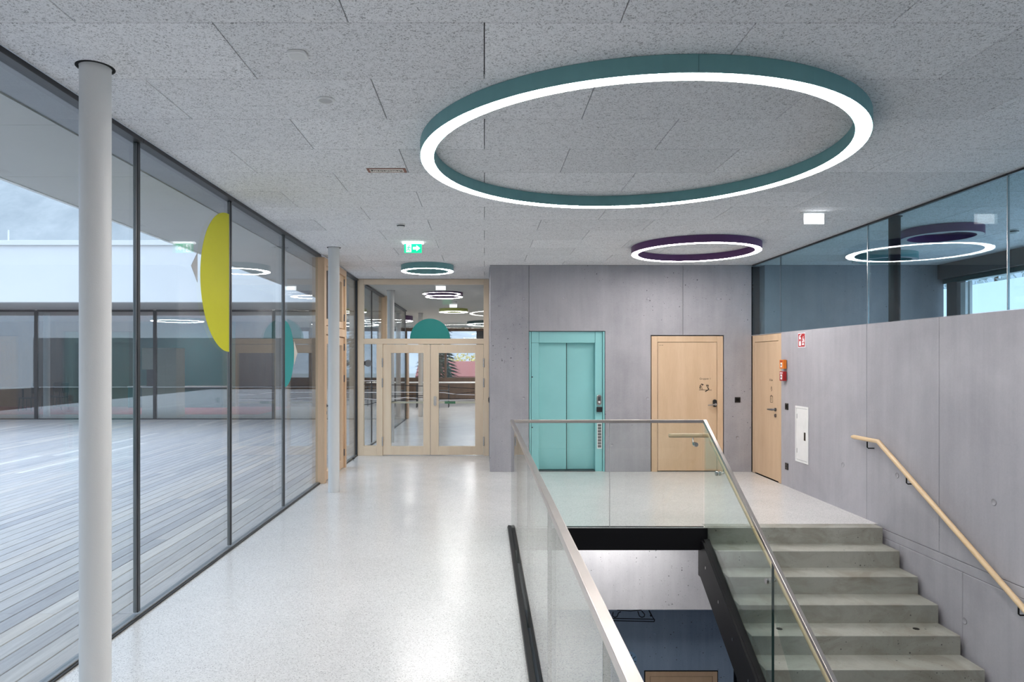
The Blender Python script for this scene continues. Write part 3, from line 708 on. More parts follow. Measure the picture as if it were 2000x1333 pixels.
wl = struct('wall_lower', B().box(-3.0, 3.83, YB, YB + 0.2, FLOOR2, -1.80), 'concrete_blue', 'blue concrete wall of the lower storey', 'wall')
part('seam', B().box(bX(1364), bX(1364) + 0.02, YB - 0.004, YB, -4.0, -1.81), 'concrete_blue', wl)
for px, py in ((1278, 1240), (1368, 1240)): tie_plug(wl, (bX(px), YB - 0.001, bZ(py)), (PI / 2, 0, 0), 'concrete_blue')
def l2(pts): return [(bX(1160 + x / 6.667), bZ(1160 + y / 6.667)) for x, y in pts]
drawing(wl, [l2([(150, 320), (790, 335), (785, 365), (160, 350)]), l2([(715, 215), (780, 335)]), l2([(730, 280), (745, 300), (740, 270), (715, 220)]), l2([(250, 240), (240, 290), (270, 310), (300, 300), (320, 250), (350, 235)]),
             l2([(570, 230), (590, 290), (620, 310), (655, 300), (660, 270), (620, 225)]), l2([(300, 215), (480, 225), (620, 215)])], 'ink_blue', 0.014, 'Y', YB - 0.003, YB - 0.0005)
dp = part('drawn_disc', B().prism([(bX(1160 + (470 + 88 * math.cos(t)) / 6.667), bZ(1160 + (855 - 100 * math.sin(t)) / 6.667)) for t in [2 * PI * i / 36 for i in range(36)]], 'Y', YB - 0.003, YB - 0.0005), 'pale_disc', wl)
drawing(wl, [l2([(510, 845), (540, 820)]), l2([(520, 885), (548, 882)]), l2([(480, 815), (495, 795)])], 'ink_blue', 0.010, 'Y', YB - 0.005, YB - 0.003)
struct('wall_lower_recess', B().box(3.7, 5.2, YB + 1.2, YB + 1.3, FLOOR2, 0), 'black_steel', 'dark recess beside the blue lower-storey wall', 'wall')
struct('wall_lower_side', B().box(XR + 0.21, XR + 0.3, YB, YB + 1.2, FLOOR2, 0), 'black_steel', 'dark side of the recess beside the blue lower-storey wall', 'wall')
d5 = thing('door_5', 'grey-brown wooden door in the blue lower-storey wall', 'door', (3.0, YB, FLOOR2), kind='structure')
lx0, lx1, lz = bX(1258), bX(1402), bZ(1310)
part('reveal', B().box(lx0, lx1, YB - 0.006, YB - 0.001, FLOOR2, lz), 'black_gap', d5)
part('jamb', B().box(lx0 + 0.015, lx0 + 0.085, YB - 0.02, YB - 0.007, FLOOR2, lz - 0.015), 'maple', d5, 0.002)
part('jamb', B().box(lx1 - 0.085, lx1 - 0.015, YB - 0.02, YB - 0.007, FLOOR2, lz - 0.015), 'maple', d5, 0.002)
part('head', B().box(lx0 + 0.085, lx1 - 0.085, YB - 0.02, YB - 0.007, lz - 0.085, lz - 0.015), 'maple', d5, 0.002)
part('leaf', B().box(lx0 + 0.091, lx1 - 0.091, YB - 0.016, YB - 0.007, FLOOR2 + 0.01, lz - 0.091), 'maple', d5, 0.002)
struct('floor_lower', B().box(-3, XR, -6, YB, FLOOR2 - 0.2, FLOOR2), 'lower_floor', 'floor of the lower storey', 'floor')
struct('wall_lower_front', B().box(-3, XR, -6.2, -6.0, FLOOR2, -0.22), 'wall_white', 'lower-storey wall below the viewer', 'wall')

# ================================================================== columns
def column(x, y, r, label, mat='column_paint', top=CEIL, gap=True, base=0.0):
    c = thing('steel_column', label, 'column', (x, y, base), 'slim round columns')
    part('shaft', B().tube([(x, y, base), (x, y, top + (0.02 if gap else 0))], r, 40), mat, c)
    if gap: part('shadow_collar', B().lathe([(r + 0.002, top - 0.0015), (r + 0.018, top - 0.0015), (r + 0.018, top + 0.0005), (r + 0.002, top + 0.0005)], 40, (x, y, 0)), 'black_gap', c)
    return c
column(-1.96, 3.44, 0.0725, 'white round column standing nearest, at the left of the picture')
column(-1.96, 8.89, 0.0725, 'white round column in front of the wooden courtyard door')
column(-1.96, 14.3, 0.0725, 'white round column just beyond the wooden partition')
column(-1.96, 21.0, 0.0725, 'white round column in the far hall')
column(-13.4, 20.9, 0.09, 'white round column inside the wing across the courtyard')
column(4.20, 6.99, 0.055, 'black round column right behind the blue glass band', 'black_steel', base=1.0)

# ================================================================== ring lamps
def ring(x, y, R, wd, hh, body, label, lit=True, n=96):
    rt = thing('ring_lamp', label, 'lamp', (x, y, CEIL - hh), 'ring ceiling lamps')
    r = R - wd
    z0, z1 = CEIL - hh, CEIL - 0.002
    part('housing', B().lathe([(R, z0), (R, z1), (r, z1), (r, z0), (r + 0.004, z0), (r + 0.004, z0 + 0.008), (R - 0.004, z0 + 0.008), (R - 0.004, z0)], n, (x, y, 0), smooth=False), body, rt)
    part('diffuser', B().lathe([(R - 0.005, z0 - 0.001), (R - 0.005, z0 + 0.006), (r + 0.005, z0 + 0.006), (r + 0.005, z0 - 0.001)], n, (x, y, 0), smooth=False), 'ring_light' if lit else 'ring_off', rt)
    return rt
big = ring(1.02, 4.74, 1.46, 0.095, 0.092, 'teal_lamp', 'very large teal ring lamp with glowing underside above the stairwell', n=112)
part('seam', B().box(1.0294, 1.0306, 3.2793, 3.284, CEIL - 0.09, CEIL - 0.003), 'teal_lamp_dark', big)
ring(2.70, 8.75, 0.80, 0.085, 0.092, 'purple_lamp', 'lit purple ring lamp on the ceiling in front of the elevator wall')
ring(-0.88, 10.55, 0.405, 0.075, 0.092, 'teal_lamp', 'small lit teal ring lamp in front of the wooden partition')
ring(-0.87, 14.75, 0.405, 0.075, 0.092, 'purple_lamp', 'small lit purple ring lamp just beyond the wooden partition')
ring(-0.87, 19.3, 0.405, 0.075, 0.092, 'yellow_lamp', 'small lit yellow-green ring lamp in the far corridor')
ring(5.12, 7.65, 0.40, 0.075, 0.092, 'purple_lamp', 'unlit purple ring lamp behind the blue glass band', False)
ring(5.54, 9.45, 0.40, 0.075, 0.092, 'teal_lamp', 'unlit teal ring lamp behind the blue glass near the end wall', False)
ring(0.6, 25.6, 1.25, 0.09, 0.11, 'teal_lamp_dark', 'large dark green ring lamp at the far end of the hall')
ring(-3.2, 22.4, 0.85, 0.09, 0.16, 'purple_lamp', 'large purple ring lamp at the left of the far hall')
ring(-10.6, 23.6, 0.85, 0.09, 0.10, 'teal_lamp', 'large ring lamp inside the wing across the courtyard')
ring(-0.6, -2.6, 1.46, 0.095, 0.092, 'teal_lamp', 'added large teal ring lamp behind the viewer, lighting the corridor')  # added fill lamp, never in view
rl = thing('ring_lamp', 'added unseen ring lamp under the landing, lighting the lower storey', 'lamp', (1.7, 8.55, -0.34), 'ring ceiling lamps')  # added lamp, hidden from the camera, brightens the stairwell below the floor
part('housing', B().lathe([(0.7, -0.33), (0.7, -0.23), (0.61, -0.23), (0.61, -0.33)], 48, (1.7, 8.55, 0), smooth=False), 'purple_lamp', rl)
part('diffuser', B().lathe([(0.695, -0.334), (0.695, -0.331), (0.615, -0.331), (0.615, -0.334)], 48, (1.7, 8.55, 0), smooth=False), 'ring_light', rl)

# ================================================================== balustrades
GT = 0.009
lb = thing('glass_balustrade', 'long glass balustrade with steel cap along the left side of the stairwell', 'balustrade', (VX0, 3.8, 0), 'glass balustrades')
yy = [0.70, 1.573, 2.94, 4.32, 5.70, EDGE - 0.012]
for a, c in zip(yy[:-1], yy[1:]):
    part('pane', B().box(VX0 - GT, VX0 + GT, a + 0.004, c - 0.004, 0.012, 1.078), 'glass_rail', lb)
for a in yy[1:-1]: part('joint', B().box(VX0 - GT, VX0 + GT, a - 0.0015, a + 0.0015, 0.012, 1.07), 'glass_edge', lb)
part('cap_rail', B().box(VX0 - 0.016, VX0 + 0.016, 0.70, EDGE + 0.016, 1.07, 1.102), 'rail_steel', lb, 0.003)
part('base_channel', B().box(VX0 - 0.044, VX0 - 0.0095, 0.70, EDGE - 0.02, 0.0, 0.032), 'black_steel', lb, 0.008, 3)
part('base_edge', B().box(VX0 - 0.049, VX0 - 0.0445, 0.70, EDGE - 0.02, 0.0, 0.016), 'steel', lb)
fb = thing('glass_balustrade', 'short glass balustrade with steel cap across the far end of the stairwell', 'balustrade', (1.27, EDGE, 0), 'glass balustrades')
for a, c in ((VX0 + 0.018, 1.276), (1.284, VX1 - 0.018)):
    part('pane', B().box(a, c, EDGE - GT, EDGE + GT, -0.10, 1.078), 'glass_landing', fb)
part('cap_rail', B().box(VX0 + 0.019, VX1 - 0.019, EDGE - 0.016, EDGE + 0.016, 1.07, 1.102), 'rail_steel', fb, 0.003)
part('base_edge', B().box(VX0 + 0.02, VX1 - 0.01, EDGE + GT + 0.001, EDGE + GT + 0.008, 0.0, 0.012), 'steel', fb)
part('joint', B().box(1.2788, 1.2812, EDGE - GT, EDGE + GT, -0.10, 1.07), 'decal_grey', fb)
sb = thing('glass_balustrade', 'sloping glass balustrade with steel cap down the left side of the stair', 'balustrade', (VX1, 5.2, -1), 'glass balustrades')
def zc(y): return 1.10 - 0.5635 * (EDGE - y)
for a, c in ((5.334, EDGE - 0.004), (3.70, 5.326), (2.4, 3.692)):
    part('pane', B().prism([(a, zn(a) - 0.25), (c, max(zn(c) - 0.25, -0.25)), (c, zc(c) - 0.024), (a, zc(a) - 0.024)], 'X', VX1 - GT, VX1 + GT), 'glass_rail', sb)
part('cap_rail', B().prism([(2.4, zc(2.4) - 0.032), (EDGE + 0.016, 1.07), (EDGE + 0.016, 1.102), (EDGE, 1.102), (2.4, zc(2.4))], 'X', VX1 - 0.016, VX1 + 0.016), 'rail_steel', sb, 0.003)

for a in (5.33, 3.696): part('joint', B().prism([(a - 0.003, zn(a) - 0.25), (a + 0.003, zn(a) - 0.25), (a + 0.003, zc(a) - 0.03), (a - 0.003, zc(a) - 0.03)], 'X', VX1 - GT, VX1 + GT), 'glass_edge', sb)
# wooden handrail on the stair glass, returning along the landing glass
HR = 0.023
hx = VX1 + 0.062
def zh(y): return zc(y) - 0.20
hr = part('handrail', B().tube([(hx, 2.4, zh(2.4)), (hx, EDGE - 0.06, zh(EDGE - 0.06)), (hx, EDGE + 0.03, 0.932), (hx - 0.035, EDGE + 0.085, 0.932), (hx - 0.065, EDGE + 0.085, 0.932)], HR, 20), 'handrail_wood', sb); hr['label'] = 'round pale wooden handrail'
hr2 = part('handrail', B().tube([(hx - 0.066, EDGE + 0.085, 0.932), (1.965, EDGE + 0.085, 0.932)], HR, 20), 'handrail_wood_x', fb); hr2['label'] = 'short wooden handrail end'
part('end_cap', B().tube([(1.905, EDGE + 0.085, 0.932), (1.912, EDGE + 0.085, 0.932), (1.966, EDGE + 0.085, 0.932)], [0.014, HR, HR], 20), 'handrail_wood_x', hr2)
br = B().tube([(2.155, EDGE + 0.085, 0.915), (2.155, EDGE + 0.085, 0.850), (2.155, EDGE + GT, 0.850)], 0.006, 8).disc((2.155, EDGE - GT - 0.008, 0.850), 0.023, 0.016, 'Y').disc((2.155, EDGE + GT + 0.008, 0.850), 0.023, 0.016, 'Y')
part('bracket', br, 'steel', hr2)
for px in (1403, 1502):
    Y = (VX1) * 1333 / (px - 946); zz = zh(Y + 0.05) - 0.085
    part('bracket', B().disc((VX1 - GT - 0.009, Y, zz), 0.023, 0.018, 'X').disc((VX1 + GT + 0.006, Y, zz), 0.023, 0.012, 'X')
         .tube([(VX1 + GT, Y, zz), (hx - 0.01, Y, zz), (hx, Y, zz + 0.015), (hx, Y, zh(Y) - 0.012)], 0.006, 8), 'steel', hr)
# wooden handrail on the right wall
hx2 = XR - 0.072
wh = thing('wooden_handrail', 'pale wooden handrail on black brackets along the concrete wall', 'handrail', (hx2, 5.5, 0))
part('rail', B().tube([(hx2, 2.6, 0.876 - 0.545 * (7.0 - 2.6)), (hx2, 7.0, 0.876), (hx2, 7.46, 0.872), (hx2 , 7.50, 0.870)], [HR, HR, HR, 0.014], 20), 'handrail_wood', wh)
for Y in (7.20, 6.53, 5.16, 3.9):
    zz = 0.876 - (0.545 * (7.0 - Y) if Y < 7 else 0)
    part('bracket', B().tube([(hx2, Y, zz - 0.012), (hx2, Y, zz - 0.085), (hx2 + 0.012, Y, zz - 0.095), (XR, Y, zz - 0.095)], 0.006, 8), 'black_steel', wh)

# ================================================================== wall fittings
T2 = XR
def wallbox(name, label, cat, mat, px0, px1, py0, py1, depth, bevel=0.004, group=None):
    Ya, z1 = onR(px0, py0); Yb, z0 = onR(px1, py1)
    t = thing(name, label, cat, (XR, Yb, z0), group)
    part('body', B().box(XR - depth, XR, Yb, Ya, z0, z1), mat, t, bevel); return t, Ya, Yb, z0, z1
def alarm(name, label, mat, z0, z1, stripmat):
    ya, yb = 9.255, 9.375
    t = thing(name, label, 'alarm box', (XR, 9.3, z0))
    part('case', B().box(XR - 0.058, XR - 0.012, ya, yb, z0, z1), mat, t, 0.005)
    part('wall_plate', B().box(XR - 0.012, XR, ya + 0.01, yb - 0.01, z0 + 0.008, z1 - 0.008), 'grey_frame', t)
    f = part('break_glass', B().box(XR - 0.0605, XR - 0.0575, ya + 0.035, yb - 0.035, z0 + 0.02, z1 - 0.04), 'decal_white', t)
    part('button', B().disc((XR - 0.062, (ya + yb) / 2, (z0 + z1) / 2 - 0.01), 0.010, 0.004, 'X', 12), 'black_plastic', f)
    part('strip', B().box(XR - 0.0600, XR - 0.0575, ya + 0.02, yb - 0.02, z1 - 0.028, z1 - 0.014), stripmat, t)
alarm('smoke_vent_switch', 'orange call box with white window on the concrete wall, above the red one', 'orange_plastic', 1.597, 1.720, 'sign_red')
alarm('fire_alarm_box', 'red fire alarm box with white window below the orange box', 'red_plastic', 1.432, 1.560, 'decal_white')

fs = thing('fire_extinguisher_sign', 'square red fire extinguisher sign high on the concrete wall', 'sign', (XR, 8.84, 1.88))
ya, yb, za, zb = 8.738, 8.937, 1.878, 2.065
part('plate', B().box(XR - 0.004, XR - 0.0005, ya, yb, za, zb), 'decal_white', fs)
part('red_field', B().box(XR - 0.0052, XR - 0.004, ya + 0.008, yb - 0.008, za + 0.008, zb - 0.008), 'sign_red', fs)
def fp(pts): return [(yb - 0.2 * u, za + 0.187 * v) for u, v in pts]
part('extinguisher_symbol', B().prism(fp([(0.16, 0.12), (0.44, 0.12), (0.44, 0.66), (0.36, 0.74), (0.24, 0.74), (0.16, 0.66)]), 'X', XR - 0.0064, XR - 0.0052)
     .prism(fp([(0.24, 0.77), (0.36, 0.77), (0.36, 0.83), (0.50, 0.88), (0.48, 0.93), (0.30, 0.87), (0.24, 0.87)]), 'X', XR - 0.0064, XR - 0.0052)
     .prism(fp([(0.14, 0.72), (0.20, 0.84), (0.22, 0.80), (0.18, 0.68)]), 'X', XR - 0.0064, XR - 0.0052), 'decal_white', fs)
part('symbol_mark', B().prism(fp([(0.20, 0.44), (0.40, 0.44), (0.40, 0.58), (0.20, 0.58)]), 'X', XR - 0.0074, XR - 0.0064), 'sign_red', fs)
part('flame_symbol', B().prism(fp([(0.56, 0.16), (0.86, 0.16), (0.84, 0.30), (0.60, 0.28)]), 'X', XR - 0.0064, XR - 0.0052)
     .prism(fp([(0.58, 0.32), (0.74, 0.34), (0.86, 0.58), (0.80, 0.62), (0.70, 0.46), (0.60, 0.42)]), 'X', XR - 0.0064, XR - 0.0052)
     .prism(fp([(0.62, 0.48), (0.68, 0.52), (0.78, 0.74), (0.74, 0.78), (0.64, 0.60)]), 'X', XR - 0.0064, XR - 0.0052)
     .prism(fp([(0.80, 0.34), (0.88, 0.36), (0.90, 0.52), (0.86, 0.50)]), 'X', XR - 0.0064, XR - 0.0052), 'decal_white', fs)

def plate_X(name, label, cat, yc, zc_, hz, inner):
    t = thing(name, label, cat, (XR, yc, zc_ - hz))
    part('frame', B().box(XR - 0.010, XR, yc - hz, yc + hz, zc_ - hz, zc_ + hz), 'black_plastic', t, 0.003)
    if inner == 'rocker': part('rocker', B().box(XR - 0.015, XR - 0.010, yc - hz * .62, yc + hz * .62, zc_ - hz * .62, zc_ + hz * .62), 'black_steel', t, 0.003)
    else: part('socket_cup', B().lathe([(0.020, XR * 0 - 0.0105), (0.024, -0.0135), (0.026, -0.0105)], 20, (XR, yc, zc_), axis='X'), 'dark_steel', t)
Y, z = onR(1537, 794.5); plate_X('light_switch', 'small black square light switch on the concrete wall beside the corner door', 'switch', Y, z, 0.044, 'rocker')
Y, z = onR(1537, 911.5); plate_X('wall_socket', 'small black wall socket near the floor beside the corner door', 'socket', Y, z, 0.044, 'socket')
t = thing('light_switch', 'black square wall plate on the concrete between the two wooden doors', 'switch', (bX(1440), YB, bZ(787)))
part('frame', B().box(bX(1434.8), bX(1445.8), YB - 0.010, YB, bZ(786.7), bZ(776.2)), 'black_plastic', t, 0.003)
part('rocker', B().box(bX(1437), bX(1443.6), YB - 0.015, YB - 0.010, bZ(784.6), bZ(778.3)), 'black_steel', t, 0.003)
t = thing('door_switch', 'small black switch on the block edge beside the glazed double door', 'switch', (0.087, YP - 0.3, 1.0))
part('frame', B().box(0.075, 0.087, YP - 0.34, YP - 0.25, 0.97, 1.07), 'black_plastic', t, 0.003)
part('rocker', B().box(0.070, 0.075, YP - 0.32, YP - 0.27, 0.99, 1.05), 'black_steel', t, 0.002)

ap = thing('wall_hatch', 'white metal wall hatch with black slot handle low on the concrete wall', 'hatch', (XR, 8.83, 0.385))
part('frame', B().box(XR - 0.008, XR, 8.65, 9.01, 0.385, 0.412).box(XR - 0.008, XR, 8.65, 9.01, 1.088, 1.115).box(XR - 0.008, XR, 8.65, 8.677, 0.412, 1.088).box(XR - 0.008, XR, 8.983, 9.01, 0.412, 1.088), 'white_paint', ap, 0.002, 1)
dr = part('door', B().box(XR - 0.007, XR, 8.682, 8.978, 0.417, 1.083), 'white_paint', ap, 0.002, 1)
part('slot_handle', B().box(XR - 0.0085, XR - 0.0065, 8.72, 8.765, 0.68, 0.785), 'black_plastic', dr)
for zz in (0.50, 0.95): part('hinge', B().box(XR - 0.009, XR - 0.006, 8.955, 8.965, zz, zz + 0.06), 'grey_frame', dr)

# door stop on the floor
t = thing('door_stop', 'small black door stop on the floor beside the glass wall', 'door stop', (-2.235, 11.68, 0))
part('post', B().tube([(-2.235, 11.68, 0), (-2.235, 11.68, 0.03)], 0.010, 10), 'steel', t)
part('rubber', B().tube([(-2.235, 11.68, 0.028), (-2.235, 11.68, 0.052)], [0.020, 0.024], 12), 'black_plastic', t)

# ================================================================== ceiling fittings
def detector(x, y, r, label, name='smoke_detector'):
    t = thing(name, label, 'smoke detector', (x, y, CEIL - 0.05), 'smoke detectors')
    part('base', B().lathe([(r, CEIL - 0.001), (r, CEIL - 0.016), (0.001, CEIL - 0.017)], 28, (x, y, 0), closed=False), 'white_paint', t)
    part('gap_ring', B().lathe([(r * .86, CEIL - 0.016), (r * .86, CEIL - 0.024), (0.001, CEIL - 0.0245)], 28, (x, y, 0), closed=False), 'black_plastic', t)
    part('cap', B().lathe([(r * .5, CEIL - 0.023), (r * .82, CEIL - 0.026), (r * .76, CEIL - 0.040), (r * .5, CEIL - 0.047), (0.001, CEIL - 0.049)], 28, (x, y, 0), closed=False), 'white_paint', t)
detector(-0.90, 7.36, 0.05, 'round white smoke detector on the ceiling above the exit sign')
detector(5.96, 7.68, 0.055, 'round white smoke detector behind the blue glass at the right edge')
detector(-0.72, 16.8, 0.05, 'round white smoke detector beyond the wooden partition')
t = thing('motion_sensor', 'white rounded square sensor on the ceiling, the one nearest the viewer', 'sensor', (-0.898, 3.28, CEIL - 0.02))
bb = [(-0.898 + 0.046 * (abs(math.cos(a)) ** .55) * (1 if math.cos(a) > 0 else -1), 3.28 + 0.046 * (abs(math.sin(a)) ** .55) * (1 if math.sin(a) > 0 else -1)) for a in [2 * PI * (i + .5) / 32 for i in range(32)]]
part('cover', B().prism(bb, 'Z', CEIL - 0.016, CEIL - 0.001), 'white_paint', t, 0.004)
part('grille', B().prism([(-0.898 + (x + 0.898) * .74, 3.28 + (y - 3.28) * .74) for x, y in bb], 'Z', CEIL - 0.0185, CEIL - 0.0155), 'column_paint', t, 0.001)
t = thing('ceiling_speaker', 'round white ceiling disc with grey centre between sensor and red-framed sign', 'speaker', (-0.898, 3.86, CEIL - 0.012))
part('rim', B().lathe([(0.052, CEIL - 0.001), (0.052, CEIL - 0.006), (0.046, CEIL - 0.011), (0.038, CEIL - 0.008), (0.038, CEIL - 0.001)], 36, (-0.898, 3.86, 0)), 'white_paint', t)
part('centre', B().lathe([(0.038, CEIL - 0.006), (0.02, CEIL - 0.0075), (0.001, CEIL - 0.008)], 36, (-0.898, 3.86, 0), closed=False), 'decal_grey', t)
# Rauchabzug sign flat on the ceiling, readable from the other side
t = thing('ceiling_sign', 'small flat ceiling sign reading Rauchabzug with brown frame', 'sign', (-0.755, 5.285, CEIL - 0.004))
part('frame', B().box(-0.905, -0.605, 5.228, 5.342, CEIL - 0.004, CEIL - 0.0008), 'sign_brown', t)
part('field', B().box(-0.885, -0.625, 5.242, 5.328, CEIL - 0.005, CEIL - 0.004), 'sign_paper', t)
text('Rauchabzug', 0.052, 'ink', t, (-0.755, 5.285, CEIL - 0.0058), (0, PI, 0))

# exit sign
ex, ey = -0.885, 8.47
t = thing('exit_sign', 'green emergency exit sign with running figure and right arrow on the ceiling', 'exit sign', (ex, ey, CEIL - 0.135))
part('mount', B().box(ex - 0.13, ex + 0.13, ey - 0.03, ey + 0.03, CEIL - 0.022, CEIL - 0.001), 'sign_light', t, 0.003)
part('panel', B().box(ex - 0.108, ex + 0.108, ey - 0.008, ey + 0.008, CEIL - 0.135, CEIL - 0.021), 'exit_green', t)
yf = ey - 0.008
def es(pts): return [(ex - 0.106 + 0.212 * u, CEIL - 0.131 + 0.106 * v) for u, v in pts]
part('door_field', B().prism(es([(0.10, 0.04), (0.40, 0.04), (0.40, 0.96), (0.10, 0.96)]), 'Y', yf - 0.001, yf), 'exit_white', t)
part('arrow', B().prism(es([(0.50, 0.36), (0.70, 0.36), (0.70, 0.16), (0.92, 0.5), (0.70, 0.84), (0.70, 0.64), (0.50, 0.64)]), 'Y', yf - 0.001, yf), 'exit_white', t)
rb = B()
rb.disc((ex - 0.106 + 0.212 * 0.28, yf - 0.0015, CEIL - 0.131 + 0.106 * 0.80), 0.008, 0.001, 'Y', 12)
for pts in ([(0.27, 0.70), (0.23, 0.42)], [(0.23, 0.42), (0.31, 0.30), (0.28, 0.12)], [(0.23, 0.42), (0.17, 0.26), (0.11, 0.22)], [(0.27, 0.66), (0.34, 0.52), (0.38, 0.56)], [(0.27, 0.66), (0.18, 0.60), (0.15, 0.46)]):
    rb.ribbon(es(pts), 0.011, 'Y', yf - 0.002, yf - 0.001)
part('running_figure', rb, 'exit_green', t)
def lit_panel(x, y, wd, ht, label):
    t = thing('emergency_light', label, 'light', (x, y, CEIL - ht), 'emergency light panels')
    part('mount', B().box(x - wd * .56, x + wd * .56, y - 0.028, y + 0.028, CEIL - 0.014, CEIL - 0.001), 'white_paint', t, 0.003)
    part('frame', B().box(x - wd / 2, x + wd / 2, y - 0.008, y + 0.008, CEIL - ht, CEIL - 0.0135), 'white_paint', t, 0.002)
    part('lens', B().box(x - wd / 2 + 0.008, x + wd / 2 - 0.008, y - 0.0095, y - 0.008, CEIL - ht + 0.008, CEIL - 0.020), 'sign_light', t)
lit_panel(3.27, 6.78, 0.215, 0.125, 'white lit emergency panel hanging from the ceiling near the blue glass')
lit_panel(-0.85, 13.3, 0.20, 0.10, 'white lit emergency panel just beyond the wooden partition')
lit_panel(-0.80, 17.6, 0.20, 0.10, 'white lit emergency panel in the far corridor below the yellow-green ring')

# ================================================================== courtyard outside the glass
ds = thing('wooden_deck', 'grey weathered plank deck of the courtyard', 'deck', (-8, 8, -0.12), kind='structure')
part('substrate', B().box(-30, XL - 0.05, -6, YF - 0.02, -0.20, -0.06), 'black_gap', ds)
PP = 0.1327
lens = {}
def plank(x, ya, yb):
    key = round(yb - ya, 3)
    if key not in lens:
        lens[key] = mesh_of(B().box(-PP / 2 + 0.004, PP / 2 - 0.004, -key / 2 + 0.0015, key / 2 - 0.0015, -0.025, 0), 'plank', bevel=0.003, seg=1)
    put('plank', lens[key], 'deck_wood', ds, (x, (ya + yb) / 2, 0.004))
far = B(); cnt = 0
x = XL - 0.055 - PP / 2; row = 0
STEP = 3.84
while x > -16.5:
    jo = 4.58 if row % 2 == 0 else 4.58 - STEP / 2
    js = sorted(j for j in [jo + STEP * i for i in range(-2, 6)] if 0.2 < j < YF - 0.3)
    cuts = [-1.5] + js + [YF - 0.03]
    if row >= 4 and False: pass
    for a, c in zip(cuts[:-1], cuts[1:]):
        vis = c > 1.2 and (x / max(c, 0.1)) > -0.80
        if not vis: 
            far.box(x - PP / 2 + 0.004, x + PP / 2 - 0.004, a + 0.0015, c - 0.0015, -0.021, 0.004); continue
        if cnt < 300: plank(x, a, c); cnt += 1
        else: far.box(x - PP / 2 + 0.004, x + PP / 2 - 0.004, a + 0.0015, c - 0.0015, -0.021, 0.004)
    x -= PP; row += 1
fo = part('plank_field', far, 'deck_wood', ds); fo['kind'] = 'stuff'
# eaves over our own glass wall
sf = struct('ceiling_eaves', B().box(-3.89, XL - 0.05, -6, YF + 0.5, CEIL + 0.03, CEIL + 0.6), 'facade_white', 'overhanging white eaves outside the left glass wall', 'eaves')
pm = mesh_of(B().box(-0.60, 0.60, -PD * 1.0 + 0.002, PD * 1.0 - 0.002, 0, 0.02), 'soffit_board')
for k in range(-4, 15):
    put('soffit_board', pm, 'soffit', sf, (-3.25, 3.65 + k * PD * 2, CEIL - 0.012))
part('fascia', B().box(-3.89, -3.852, -6, 17.0, CEIL - 0.02, CEIL + 0.03), 'facade_white', sf)
part('shade_box', B().box(-2.645, XL - 0.048, -6, YF, CEIL - 0.004, CEIL + 0.028), 'grey_frame', sf)

# opposite wing: white parapet, recessed glazed front
wg = struct('wall_wing_parapet', B().box(-30, -3.9, 17.3, 17.6, 3.20, 4.63), 'facade_white', 'white parapet of the building wing across the courtyard', 'wall')
part('coping', B().box(-30, -3.9, 17.24, 17.8, 4.635, 4.76), 'facade_white', wg, 0.01)
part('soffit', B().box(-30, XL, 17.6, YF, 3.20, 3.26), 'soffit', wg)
part('lightning_rod', B().tube([(-12.2, 17.5, 4.76), (-12.2, 17.5, 5.07)], 0.02, 8), 'white_paint', wg)
struct('roof_wing', B().box(-30, 6, 17.6, YE, 3.30, 3.5), 'soffit', 'flat roof of the wing across the courtyard', 'roof')
xs = [-20.0, -16.52, -13.06, -9.60, -6.14, XL - 0.07]
for i, (a, c) in enumerate(zip(xs[:-1], xs[1:])):
    wn = thing('window_%d' % (40 + i), 'wide glass bay of the wing across the courtyard, %s' % ['outside the left picture edge', 'at the left picture edge', 'behind the near column', 'right of the second mullion, before the cream cabinets', 'farthest right'][i], 'window', (a, YF, 0), kind='structure')
    part('pane', B().box(a + 0.04, c - 0.04, YF - 0.012, YF + 0.012, 0.03, 3.14), 'glass_far', wn)
    part('mullion', B().box(c - 0.045, c + 0.045, YF - 0.03, YF + 0.05, 0.0, 3.18), 'dark_frame', wn)
    part('head_rail', B().box(a + 0.045, c - 0.045, YF - 0.03, YF + 0.05, 3.14, 3.2), 'dark_frame', wn)
    part('sill_rail', B().box(a + 0.045, c - 0.045, YF - 0.03, YF + 0.05, 0.0, 0.03), 'dark_frame', wn)
struct('wall_wing_south', B().box(-30, -2.45, -6.4, -5.6, 0, 3.25), 'grey_frame', 'low grey building across the courtyard behind the viewer', 'wall')
